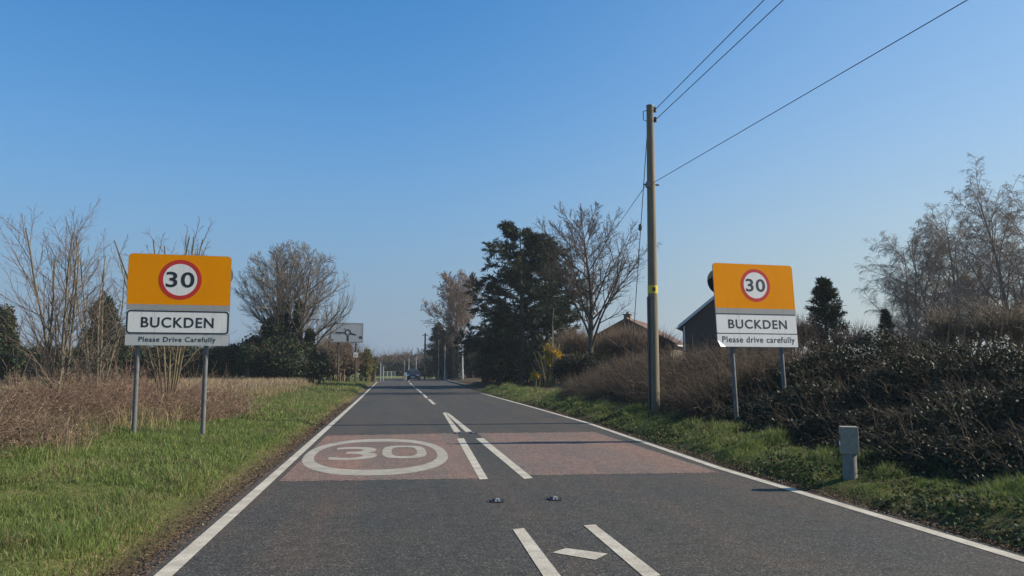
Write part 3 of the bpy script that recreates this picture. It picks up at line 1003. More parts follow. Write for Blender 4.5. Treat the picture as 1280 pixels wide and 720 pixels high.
birch = (.2, .175, .15)
bare_tree('birch_tree', 'large weeping bare birch at the right edge of the photo', at(1290, 33), top_h(1275, 215, 33), 81, .3, .15, 'birch', birch, (.29, .23, .18), stems=3, dens=1.4, clear=.16, rmin=.0056, width=4.3)
bare_tree('birch_tree', 'weeping bare birch with pale slanting stems, middle of the right-hand group', at(1205, 38), top_h(1195, 272, 38), 82, .3, .12, 'birch', (.30, .28, .25), (.30, .24, .185), stems=4, dens=1.25, clear=.12, rmin=.0054, width=4.0, lean=(-.05, 0))
bare_tree('birch_tree', 'smallest bare birch, leftmost of the right-hand group', at(1148, 40), top_h(1140, 290, 40), 83, .3, .1, 'birch', (.3, .28, .25), (.30, .24, .185), stems=3, dens=1.3, clear=.12, rmin=.0054, width=3.5)
bush('scrub_bush', 'brown and olive scrub at the foot of the birches above the dark hedge', 'bush', [E(1180, 420, 30, 40, 28), E(1240, 412, 29, 42, 36), E(1130, 432, 32, 30, 16), E(1285, 420, 29, 30, 34)], 3200, .1, [(.14, .115, .045), (.15, .105, .055), (.09, .09, .04)], (3, 2, 1), 84, core=(.06, .05, .03), twigs=1700, twl=1.2, twcol=(.19, .145, .10), shell=.2)
bush('scrub_bush', 'thin brown scrub behind the posts of the right town sign', 'bush', [E(1000, 425, 34, 22, 24), E(1068, 430, 33, 24, 14), E(985, 430, 34, 20, 14)], 1500, .1, [(.08, .08, .035), (.11, .08, .045)], (1, 1), 85, core=(.055, .05, .03), twigs=1300, twl=1.1, twcol=(.14, .10, .075), shell=.2)


# ------------------------------------------------------------------ houses
M['brick_dark'] = None
def brick(name, c, mortar):
    m, n, p = nmat(name)
    t = n.nodes.new('ShaderNodeTexBrick')
    t.inputs['Color1'].default_value = (*c, 1); t.inputs['Color2'].default_value = (*[x * .75 for x in c], 1)
    t.inputs['Mortar'].default_value = (*mortar, 1)
    t.inputs['Scale'].default_value = 1.0
    t.inputs['Mortar Size'].default_value = .012
    t.inputs['Brick Width'].default_value = .23; t.inputs['Row Height'].default_value = .075
    mp = n.nodes.new('ShaderNodeMapping'); mp.inputs['Rotation'].default_value = (math.pi / 2, 0, 0)
    n.links.new(_obj(n), mp.inputs[0]); n.links.new(mp.outputs[0], t.inputs['Vector'])
    n.links.new(t.outputs['Color'], p.inputs['Base Color']); p.inputs['Roughness'].default_value = .9
    return m


def tiles(name, c):
    m, n, p = nmat(name)
    wv = n.nodes.new('ShaderNodeTexWave'); wv.inputs['Scale'].default_value = 3.2; wv.bands_direction = 'Z'
    n.links.new(_obj(n), wv.inputs['Vector'])
    f = _noise(n, 6, 5, .7, _obj(n))
    cc = _mix(n, 1.0, _ramp(n, f, [(.3, tuple(x * .7 for x in c)), (.7, tuple(x * 1.2 for x in c))]), _ramp(n, wv.outputs['Fac'], [(0, (.75, .75, .75)), (.4, (1, 1, 1))]), 'MULTIPLY')
    n.links.new(cc, p.inputs['Base Color']); p.inputs['Roughness'].default_value = .85
    return m


M['brick'] = brick('dark_brick', (.06, .042, .034), (.08, .07, .06))
M['brick2'] = brick('brown_brick', (.2, .14, .09), (.2, .18, .15))
M['tile'] = tiles('clay_tiles', (.15, .085, .06)); M['tile2'] = tiles('brown_tiles', (.14, .10, .085))
M['white'] = plain('white_gloss', (.62, .62, .6), .4, 0, .06)
M['upvc'] = plain('white_frame', (.7, .7, .7), .35, 0, .05)
M['glass'] = plain('window_glass', (.03, .035, .04), .08, 0, .1)


def house(name, label, apex_px, apex_py, eave_px, eave_py, Y, depth, wall, roof, rot, chim, verge, windows):
    ap, ev = D(apex_px, apex_py, Y), D(eave_px, eave_py, Y)
    gzz = gz1(ap[0], Y)
    hw, he, ha = abs(ev[0] - ap[0]), ev[2] - gzz, ap[2] - gzz
    o = thing(name, label, 'house', (ap[0], Y, gzz - .05), (0, 0, rot))
    b = MB(); b.prism([(-hw, 0), (hw, 0), (hw, he), (0, ha), (-hw, he)], 0, depth); b.build('wall', wall, o)
    t = .13; sl = (ha - he) / hw; ov = .25
    b = MB()
    for s in (-1, 1):
        V = [(0, -ov, ha + .02), (s * (hw + ov), -ov, he - sl * ov + .02), (s * (hw + ov), depth + ov, he - sl * ov + .02), (0, depth + ov, ha + .02)]
        V2 = [(x, y, z + t) for x, y, z in V]
        b.add(V + V2, [(0, 1, 2, 3), (4, 7, 6, 5), (0, 4, 5, 1), (1, 5, 6, 2), (2, 6, 7, 3)])
    rf = b.build('roof', roof, o)
    b = MB(); b.tube([(0, -ov, ha + t + .03), (0, depth + ov, ha + t + .03)], .1, 8); b.build('ridge', roof, rf)
    if chim:
        b = MB(); b.box((chim[0], chim[1], ha + .0), (.5, .5, .95)); c = b.build('chimney', wall, rf)
        b = MB(); b.box((chim[0], chim[1], ha + .51), (.6, .6, .07)); b.tube([(chim[0], chim[1], ha + .54), (chim[0], chim[1], ha + .7)], .1, 8); b.build('chimney_pot', roof, o)
    for s in (-1, 1):
        b = MB()
        V = [(0, -ov - .03, ha + .0), (s * (hw + ov), -ov - .03, he - sl * ov), (s * (hw + ov), -ov - .03, he - sl * ov + .2), (0, -ov - .03, ha + .2)]
        b.add(V + [(x, y + .025, z) for x, y, z in V], [(0, 1, 2, 3), (7, 6, 5, 4), (0, 4, 5, 1), (3, 2, 6, 7), (1, 5, 6, 2), (0, 3, 7, 4)])
        b.build('bargeboard', verge, o)
        b = MB(); b.tube([(s * (hw + ov + .06), -ov, he - sl * ov + .03), (s * (hw + ov + .06), depth + ov, he - sl * ov + .03)], .06, 8); b.build('gutter', M['white'], o)
        b = MB(); b.tube([(s * (hw - .1), -.06, he - .05), (s * (hw - .1), -.06, .1)], .045, 8); b.build('downpipe', M['white'], o)
    for (x, z, ww, hh) in windows:
        b = MB()
        for dx, dz, w_, h_ in ((0, hh / 2, ww, .08), (0, -hh / 2, ww, .08), (-ww / 2, 0, .08, hh), (ww / 2, 0, .08, hh), (0, 0, .06, hh - .1)):
            b.box((x + dx, -.012, z + dz), (w_ if dx == 0 or w_ < .1 else w_, .05, h_ - (.09 if w_ < .1 and h_ == hh else 0)))
        f = b.build('window', M['upvc'], o)
        b = MB(); b.box((x, -.004, z), (ww - .06, .012, hh - .06)); b.build('pane', M['glass'], f)
    return o


house('brick_house', 'dark brick house gable with pale bargeboards, half hidden behind the right town sign', 918, 352, 857, 404, 45, 8, M['brick'], M['tile2'], -.46, None, M['white'], [(.9, 1.4, 1.1, 1.0)])
house('bungalow', 'bungalow with reddish clay-tiled roof and chimney behind the hedge, left of the utility pole', 783, 400, 838, 430, 57, 9, M['brick2'], M['tile'], -.5, (-.1, .9), M['tile'], [(-.8, 1.5, 1.2, 1.1)])


# ------------------------------------------------------------------ roadside hedges on the right
def hedge_geo(rng, y0, y1, x_front, width, height, n, size, cols, wts, lump=.35, core=(.05, .04, .028), rag=.0):
    """a rounded bank of growth along the verge; functions of y give front x, width and height"""
    def surf(y, a, s):
        # a from 0 (front foot) over the top to 1 (back foot)
        xf, wd, hh = x_front(y), width(y), height(y)
        u = np.clip(a / .72, 0, 1); bk = np.clip((a - .72) / .28, 0, 1)
        q = 1 + lump * (fbm(y * .85 + 3 * a, a * 5 + y * .2, 13, 3) - .5) * 2
        x = xf + (1 - s) * .8 + wd * (.78 * u + .22 * bk ** .6) + .35 * (fbm(y * .9, a * 3, 19, 2) - .5)
        z = hh * (u ** .92) * (1 - bk ** 1.6) * s * q
        return np.stack([x, y, z + gz(x, y)], -1)
    ny_, na = max(12, int((y1 - y0) * 4)), 16
    yy, aa = np.meshgrid(np.linspace(y0, y1, ny_), np.linspace(0, 1, na), indexing='ij')
    V = surf(yy.ravel(), aa.ravel(), .8)
    V = V + rng.normal(0, .035, V.shape)
    idx = np.arange(ny_ * na).reshape(ny_, na)
    Fq = np.stack([idx[:-1, :-1], idx[1:, :-1], idx[1:, 1:], idx[:-1, 1:]], -1).reshape(-1, 4)
    parts = [(V, Fq, np.tile(np.array(core), (len(V), 1)) * rng.uniform(.6, 1.3, (len(V), 1)))]
    # end caps
    for e in (0, ny_ - 1):
        c = V[idx[e]].mean(0, keepdims=True)
        Vc = np.concatenate([V[idx[e]], c]); k = len(Vc) - 1
        parts.append((Vc, np.array([[i, i + 1, k, k] for i in range(na - 1)]), np.tile(np.array(core), (len(Vc), 1))))
    dens = np.random.default_rng(3).random(n)
    y = y0 + (y1 - y0) * dens ** 1.25           # denser towards the camera
    a = rng.random(n) ** 1.2 * .8 + .0
    s = .8 + .26 * rng.random(n) ** 1.1
    P = surf(y, a, s)
    nr = unit(rdir(rng, n) + np.array([-.3, -.2, .4]))
    sz = size * rng.uniform(.55, 1.45, n) * np.interp(y, [y0, y1], [.85, 1.3])
    parts.append(leaves(P, rdir(rng, n) + np.array([0, 0, -.2]), nr, sz, sz * .62, pick(rng, n, cols, wts, .25)))
    return parts, surf


def hedge(name, label, y0, y1, xf, wd, hh, n, size, cols, wts, seed, twigs, twl, twcol, arch=.0, core=(.05, .04, .028), mat='leaf', lump=.35):
    rng = np.random.default_rng(seed)
    o = thing(name, label, 'hedge', (0, 0, 0))
    ym = (y0 + y1) / 2
    org = np.array([float(xf(np.array([ym]))[0]) + 1.0, ym, gz1(float(xf(np.array([ym]))[0]) + 1.0, ym)])
    o.location = org
    parts, surf = hedge_geo(rng, y0, y1, xf, wd, hh, n, size, cols, wts, lump, core)
    V, F, C = join(parts)
    npmesh('foliage', V - org, F, M[mat], o, C)
    y = y0 + (y1 - y0) * rng.random(twigs) ** 1.2
    a = rng.random(twigs) * .78 + .04
    st = surf(y, a, .78 + .2 * rng.random(twigs))
    out = surf(y, a, 1.1) - surf(y, a, .7)
    d = unit(out) * .8 + rdir(rng, twigs) * .8 + np.array([0, 0, .35])
    P, Rr = walk(rng, st, d, rng.uniform(.25, 1.0, twigs) * twl, 6, .16, (0, -arch * .4, -arch, -arch, -arch), np.full(twigs, .0055) * rng.uniform(.6, 1.5, twigs), .002)
    P[..., 2] = np.maximum(P[..., 2], gz(P[..., 0], P[..., 1]) + .02)
    gs = [(P, Rr, 3)]
    gs.append((*spawn(rng, P, Rr, 3, .2, .95, .4, .7, .25, 0, .15, 3, .7, .0022), 3))
    V, F, C = tubes(gs, bark_col(twcol, twcol, rng, .4))
    npmesh('stem', V - org, F, M['stem'], o, C)
    return o


ip = lambda xs, vs: (lambda y: np.interp(y, xs, vs))
hedge('bramble_hedge', 'dark leafy hedge with glossy leaves behind the grey marker post at right', 3.0, 17.5,
      ip([3, 7, 9, 12, 15, 18], [6.1, 5.95, 5.85, 6.25, 6.5, 6.6]), ip([3, 18], [4.2, 4.2]), ip([3, 7, 10, 12, 14, 16, 18], [1.05, 1.1, 1.15, 1.25, 1.45, 1.5, 1.4]),
      170000, .048, [(.036, .042, .02), (.05, .05, .026), (.065, .054, .033), (.09, .078, .05)], (4, 4, 2, .2), 91, 3600, .55, (.075, .058, .042), .15, (.03, .025, .018), 'leaf', .5)
hedge('twiggy_hedge', 'brown leafless hedge of arching bramble stems behind the wooden pole', 17.0, 33.5,
      ip([17, 20, 24, 30, 34], [6.55, 6.95, 6.9, 6.7, 7.2]), ip([17, 34], [3.8, 3.4]), ip([17, 21, 28, 32, 34], [1.35, 1.45, 1.45, 1.35, .95]),
      22000, .065, [(.07, .052, .034), (.05, .048, .026), (.10, .075, .05), (.04, .045, .02)], (3, 2, 1.5, 2.5), 92, 9000, 1.0, (.115, .085, .06), .22, (.045, .036, .025), 'dull_leaf', .25)

# ------------------------------------------------------------------ brambles and grass
def bramble(name, label, blobs, stems, seed, cols, tall=1.0):
    rng = np.random.default_rng(seed)
    b_ = np.array(blobs, float)
    ar = b_[:, 2] * b_[:, 3]
    k = rng.choice(len(b_), stems, p=ar / ar.sum())
    r = np.sqrt(rng.random(stems)); th = rng.random(stems) * 6.283
    x = b_[k, 0] + r * np.cos(th) * b_[k, 2]; y = b_[k, 1] + r * np.sin(th) * b_[k, 3]
    keep = xl(y) - x > 2.0
    x, y, k, r = x[keep], y[keep], k[keep], r[keep]; N = len(x)
    org = np.array([b_[0, 0], b_[0, 1], gz1(b_[0, 0], b_[0, 1])])
    o = thing(name, label, 'brambles', tuple(org))
    st = np.stack([x, y, gz(x, y) - .02], -1) - org
    d = rng.normal(0, .45, (N, 3)); d[:, 2] = 1.0
    L = b_[k, 4] * rng.uniform(.5, 1.35, N) * (1.05 - .55 * r ** 3) * tall
    P, Rr = walk(rng, st, d, L, 6, .14, (0, -.1, -.3, -.45, -.4), np.full(N, .0055) * rng.uniform(.6, 1.5, N), .002)
    P[..., 2] = np.maximum(P[..., 2], -.2)
    gs = [(P, Rr, 3), (*spawn(rng, P, Rr, 3, .3, .98, .35, .75, .3, -.05, .15, 3, .7, .0022), 3)]
    cc = np.array(cols)
    def cf(Q, Rq):
        c = cc[rng.integers(0, len(cc), len(Q))][:, None] * rng.uniform(.75, 1.25, (len(Q), 1, 1))
        return np.repeat(c, Q.shape[1], 1)
    V0, F0, C0 = tubes(gs, cf)
    nc = min(N // 14, 90)
    sel = rng.choice(N, nc, replace=False)
    cd = rng.normal(0, .7, (nc, 3)); cd[:, 2] = 1.1
    Pc, Rc = walk(rng, st[sel], cd, L[sel] * rng.uniform(1.1, 1.7, nc), 9, .07, (0, -.05, -.15, -.25, -.3, -.35, -.3), np.full(nc, .009) * rng.uniform(.7, 1.4, nc), .003)
    Pc[..., 2] = np.maximum(Pc[..., 2], .0)
    V, F, C = join([(V0, F0, C0), tubes([(Pc, Rc, 4)], bark_col((.17, .11, .085), (.25, .17, .125), rng, .4))])
    npmesh('stem', V, F, M['stem'], o, C)
    m_ = int(N * .8)
    kk = rng.integers(0, N, m_); jj = rng.integers(1, 6, m_)
    Q = P[kk, jj] + rng.normal(0, .05, (m_, 3)); Q[:, 2] = np.maximum(Q[:, 2], 0)
    s = rng.uniform(.03, .075, m_)
    V, F, C = leaves(Q, rdir(rng, m_) + np.array([0, 0, -.3]), rdir(rng, m_), s, s * .6, pick(rng, m_, cols + [(.08, .055, .035)], [1] * (len(cols) + 1), .3))
    npmesh('dead_leaf', V, F, M['dull_leaf'], o, C)
    return o


BR = [(.185, .115, .08), (.22, .145, .10), (.12, .078, .056), (.29, .215, .14)]
bramble('bramble_patch', 'reddish brown tangle of dead brambles at the left edge, below the saplings',
        [(-6.3, 13.6, 1.5, 2.3, .75), (-8.2, 14.2, 2.8, 3.2, .72), (-6.9, 18.8, 1.7, 3.0, 1.2), (-6.3, 11.0, 1.3, 1.3, .65), (-12, 19, 3, 4, .5)], 7800, 101, BR)
bramble('bramble_patch', 'low pinkish brown bramble growth behind the posts of the left sign',
        [(-6.6, 19.6, 2.2, 2.2, 1.15), (-5.6, 22.2, 2.0, 2.8, 1.15), (-8, 23.5, 2.6, 3.0, 1.3), (-4.8, 20.2, 1.0, 1.6, .8)], 5200, 102, [(.23, .135, .10), (.27, .17, .125), (.17, .105, .08), (.34, .255, .17)])


def blades(rng, x, y, h, wd, bend, col, z=None):
    N = len(x)
    z = gz(x, y) if z is None else z
    b0 = np.stack([x, y, z - .01], -1)
    th = rng.random(N) * 6.283
    s = np.stack([np.cos(th), np.sin(th), np.zeros(N)], -1) * (wd / 2)[:, None]
    ph = rng.random(N) * 6.283
    ln = np.stack([np.cos(ph), np.sin(ph), np.zeros(N)], -1) * (bend * h)[:, None]
    up = np.zeros((N, 3)); up[:, 2] = h
    mid = b0 + up * .55 + ln * .3
    tip = b0 + up * (1 - .25 * np.clip(bend, 0, 1))[:, None] + ln
    V = np.stack([b0 - s, b0 + s, mid - s * .75, mid + s * .75, tip], 1).reshape(-1, 3)
    i = np.arange(N)[:, None] * 5
    F1 = (i + np.array([[0, 1, 3, 2]])); F2 = (i + np.array([[2, 3, 4]]))
    return V, F1, F2, np.repeat(col, 5, 0)


rng = np.random.default_rng(77)
GR = np.array([(.125, .18, .04), (.165, .22, .052), (.10, .145, .032), (.235, .25, .095)])
ST = np.array([(.36, .29, .15), (.29, .22, .11), (.22, .15, .08)])


def grass_patch(x, y, dry, hscale, wscale):
    N = len(x)
    cl = fbm(x * 1.3, y * 1.3, 21); c2 = fbm(x * 4.5, y * 4.5, 22, 2)
    col = GR[rng.integers(0, len(GR), N)] * rng.uniform(.75, 1.25, (N, 1)) * (.8 + .45 * c2)[:, None]
    isd = rng.random(N) < np.clip(dry + (cl - .5) * .9, .02, .97)
    col = np.where(isd[:, None], ST[rng.integers(0, 3, N)] * rng.uniform(.7, 1.2, (N, 1)), col)
    h = hscale * rng.uniform(.45, 1.4, N) * (.3 + 1.5 * sst(.25, .8, .5 * c2 + .5 * fbm(x * 1.1, y * 1.1, 29, 2)))
    return blades(rng, x, y, h, wscale * rng.uniform(.7, 1.3, N), rng.uniform(.1, 1.0, N), col)


def grass_obj(name, label, sets):
    Vs, Fa, Fb, Cs, b0 = [], [], [], [], 0
    for V, a, b_, c in sets:
        Vs.append(V); Fa.append(a + b0); Fb.append(b_ + b0); Cs.append(c); b0 += len(V)
    o = npmesh(name, np.concatenate(Vs), [np.concatenate(Fa), np.concatenate(Fb)], M['grass'], None, np.concatenate(Cs))
    return tag(o, label, 'grass', kind='stuff')


def scatter(n, y0, y1, x0f, x1f, pw=1.0):
    y = y0 + (y1 - y0) * rng.random(n) ** pw
    t = rng.random(n)
    return x0f(y) + (x1f(y) - x0f(y)) * t, y, t


sets = []
for n, y0, y1, x_in, x_out, hs, ws in ((95000, 4.2, 10, .1, 4.6, .075, .0055), (95000, 9, 20, .12, 5.2, .085, .009), (60000, 18, 45, .15, 5.0, .10, .018), (22000, 42, 92, .2, 5.0, .14, .04)):
    x, y, t = scatter(n, y0, y1, lambda yy: xl(yy) - x_in, lambda yy: xl(yy) - x_out, 1.0)
    d_ = xl(y) - x
    lo = rng.random(n) < .2 + .8 * sst(.02, .5, d_ + .5 * (fbm(x * 2, y * 2, 8) - .5))
    x, y, d_ = x[lo], y[lo], d_[lo]
    dry = .05 + .5 * (1 - sst(.02, .5, d_)) + .3 * sst(18, 34, y) * (.6 + .4 * (1 - sst(.5, 2.5, d_)))
    hsc = hs * (.45 + .55 * sst(.05, .6, d_)) * (1 + .5 * sst(2.5, 4.5, d_))
    sets.append(grass_patch(x, y, dry, hsc, np.full(len(x), ws)))
grass_obj('verge_grass', 'green grass of the wide left verge, browner beside the road', sets)

sets = []                                      # tall pale dead grass behind the left verge
n = 60000
x = rng.uniform(-16, -4.2, n); y = 11 + 52 * rng.random(n) ** .8
keep = (xl(y) - x > 3.0 + 1.0 * vn(x, y * .5, 3)) & (fbm(x * .4, y * .25, 41) > np.where(y > 24, .24, .42)) & ((xl(y) - x < 9) | (rng.random(n) < .25))
x, y = x[keep], y[keep]; n = len(x)
col = ST[rng.integers(0, 3, n)] * rng.uniform(.8, 1.35, (n, 1))
sets.append(blades(rng, x, y, rng.uniform(.25, .62, n) * (1 - .3 * sst(30, 50, y)), np.interp(y, [10, 60], [.007, .03]), rng.uniform(.1, .7, n), col))
n = 42000
x = rng.uniform(-15, -4.6, n); y = rng.uniform(30, 70, n)
keep = (xl(y) - x > 3.6 + 1.6 * fbm(x * .3, y * .12, 3)) & (fbm(x * .5, y * .2, 47) > .3)
x, y = x[keep], y[keep]; n = len(x)
col = np.array([(.42, .32, .19), (.36, .27, .16), (.30, .21, .13)])[rng.integers(0, 3, n)] * rng.uniform(.8, 1.3, (n, 1))
sets.append(blades(rng, x, y, rng.uniform(.35, .8, n), np.full(n, .04), rng.uniform(.1, .6, n), col))
grass_obj('dry_grass', 'tall straw-coloured dead grass behind the left verge', sets)

sets = []
for n, y0, y1, hs, ws in ((70000, 4.5, 8.5, .045, .005), (70000, 5, 13, .055, .006), (50000, 12, 27, .07, .010), (26000, 25, 53, .10, .022)):
    x, y, t = scatter(n, y0, y1, lambda yy: xr(yy) + .03, lambda yy: xr(yy) + 2.4)
    d_ = x - xr(y)
    tf = fbm(x * 2.2, y * 1.2, 51, 2)
    keep = rng.random(n) < (.12 + .88 * sst(.05, .45, d_)) * (.55 + .8 * sst(.35, .6, tf))
    x, y, d_, tf = x[keep], y[keep], d_[keep], tf[keep]
    dry = .12 + .25 * (1 - sst(.05, .35, d_)) + .12 * sst(25, 40, y)
    sets.append(grass_patch(x, y, dry, hs * (.5 + .8 * sst(.2, .9, d_)) * (.6 + 1.0 * sst(.4, .7, tf)), np.full(len(x), ws)))
grass_obj('verge_grass', 'tufted green grass of the narrow right verge in front of the hedge', sets)

n = 15000                                      # dark creeping weeds along the foot of the right verge
y = 4.6 + 26 * rng.random(n) ** 1.5
d_ = np.abs(rng.normal(.35, .4, n)) + .06
x = xr(y) + d_
keep = fbm(x * 2.5, y * 1.6, 61) > .46
x, y = x[keep], y[keep]; n = len(x)
s = rng.uniform(.02, .05, n) * np.interp(y, [5, 30], [1, 1.8])
V, F, C = leaves(np.stack([x, y, gz(x, y) + rng.uniform(.005, .07, n)], -1), rdir(rng, n), unit(rng.normal(0, .6, (n, 3)) + np.array([0, 0, 1])), s, s * .75, pick(rng, n, [(.05, .075, .024), (.035, .05, .02), (.08, .10, .035), (.09, .065, .04)], (3, 3, 1, 1), .3))
tag(npmesh('ground_ivy', V, F, M['dull_leaf'], None, C), 'dark creeping weeds along the edge of the right verge', 'weeds', kind='stuff')

n = 26000                                      # fallen leaves and grit along both road edges
y = 4.5 + 30 * rng.random(n) ** 1.6
side = rng.random(n) < .62
d_ = np.abs(rng.normal(0, .24, n))
x = np.where(side, xl(y) + .1 - d_, xr(y) - .02 + d_ * .7)
s = rng.uniform(.008, .028, n) * np.interp(y, [5, 34], [1, 2.2])
z = np.maximum(gz(x, y), 0.001) + rng.uniform(.004, .018, n)
V, F, C = leaves(np.stack([x, y, z], -1), rdir(rng, n) * np.array([1, 1, .3]), unit(rng.normal(0, .35, (n, 3)) + np.array([0, 0, 1])), s, s * .7, pick(rng, n, [(.17, .10, .06), (.11, .07, .045), (.23, .17, .1), (.08, .065, .05)], (2, 2, 1, 2), .3))
tag(npmesh('leaf_litter', V, F, M['dull_leaf'], None, C), 'fallen brown leaves scattered along both edges of the road', 'leaves', kind='stuff')

sets = []                                      # straw and green tufts growing through the brambles
n = 16000
x = rng.uniform(-13, -3.6, n); y = rng.uniform(9.5, 27, n)
keep = (xl(y) - x > 2.2 + .8 * vn(x, y * .7, 3)) & (x > -.40 * y) & (fbm(x * .9, y * .6, 43) > .44)
x, y = x[keep], y[keep]; n = len(x)
col = np.concatenate([ST * 1.15, GR[:2]])[rng.choice(5, n, p=[.3, .25, .15, .15, .15])] * rng.uniform(.75, 1.25, (n, 1))
sets.append(blades(rng, x, y, rng.uniform(.15, .75, n), np.interp(y, [9, 27], [.007, .014]), rng.uniform(.1, .9, n), col))
grass_obj('rough_grass', 'straw and green tufts growing up through the dead brambles', sets)

# ------------------------------------------------------------------ town signs
def sign_mat(name, c, spec=.3, rough=.45, var=.05, dirt=1.0):
    m, n, p = nmat(name)
    co = _obj(n)
    f = _noise(n, 1.7, 6, .7, co); g = _noise(n, 22, 4, .7, co)
    cc = _ramp(n, f, [(.3, tuple(x * (1 - var) for x in c)), (.7, tuple(min(1, x * (1 + var)) for x in c))])
    mp = n.nodes.new('ShaderNodeMapping'); mp.inputs['Scale'].default_value = (9, 9, .5)
    n.links.new(co, mp.inputs[0])
    st = _noise(n, 1.5, 5, .7, mp.outputs[0])
    cc = _mix(n, _ramp(n, st, [(.52, (0, 0, 0)), (.78, (.24 * dirt, .24 * dirt, .24 * dirt))]), cc, (.16, .15, .12))
    cc = _mix(n, _ramp(n, g, [(.62, (0, 0, 0)), (.8, (.18 * dirt, .18 * dirt, .18 * dirt))]), cc, (.2, .18, .14))
    n.links.new(cc, p.inputs['Base Color'])
    p.inputs['Roughness'].default_value = rough
    p.inputs['Specular IOR Level'].default_value = spec
    return m


M['yellow'] = sign_mat('yellow_sheeting', (.98, .32, .0), .06, .6, .05, .35)
M['sign_white'] = sign_mat('white_sheeting', (.90, .85, .77), dirt=1.3)
M['sign_grey'] = sign_mat('grey_sheeting', (.40, .375, .335))
M['sign_pale'] = sign_mat('weathered_white_sheeting', (.60, .575, .53), dirt=1.4)
M['sign_red'] = sign_mat('red_sheeting', (.62, .035, .03))
M['sign_black'] = plain('black_lettering', (.022, .024, .03), .5)
M['galv'] = plain('galvanised_steel', (.135, .132, .125), .6, .1, .35, 7)
M['alu'] = plain('aluminium_back', (.33, .34, .35), .45, .5, .12, 4)
M['black'] = plain('black_steel', (.03, .03, .03), .5)


def rrect(x0, x1, z0, z1, r, n=6, corners=(1, 1, 1, 1)):
    o = []
    for (cx, cz, a0, on) in ((x1 - r, z1 - r, 0, corners[1]), (x0 + r, z1 - r, 90, corners[0]), (x0 + r, z0 + r, 180, corners[3]), (x1 - r, z0 + r, 270, corners[2])):
        if not on:
            o.append((cx + (r if a0 in (0, 270) else -r), cz + (r if a0 in (0, 90) else -r))); continue
        for i in range(n + 1):
            a = R(a0 + 90 * i / n)
            o.append((cx + r * math.cos(a), cz + r * math.sin(a)))
    return o


def disc(cx, cz, r, n=40): return [(cx + r * math.cos(2 * math.pi * i / n), cz + r * math.sin(2 * math.pi * i / n)) for i in range(n)]


def frame_ring(b, po, pi, y0, y1):
    n = len(po)
    V = [(p[0], y0, p[1]) for p in po] + [(p[0], y0, p[1]) for p in pi] + [(p[0], y1, p[1]) for p in po] + [(p[0], y1, p[1]) for p in pi]
    F = []
    for k in range(n):
        q = (k + 1) % n
        F += [(k, q, q + n, k + n), (k, k + 2 * n, q + 2 * n, q), (k + n, q + n, q + 3 * n, k + 3 * n)]
    b.add(V, F)


def flatpoly(b, poly, y): b.add([(p[0], y, p[1]) for p in poly], [tuple(range(len(poly)))])


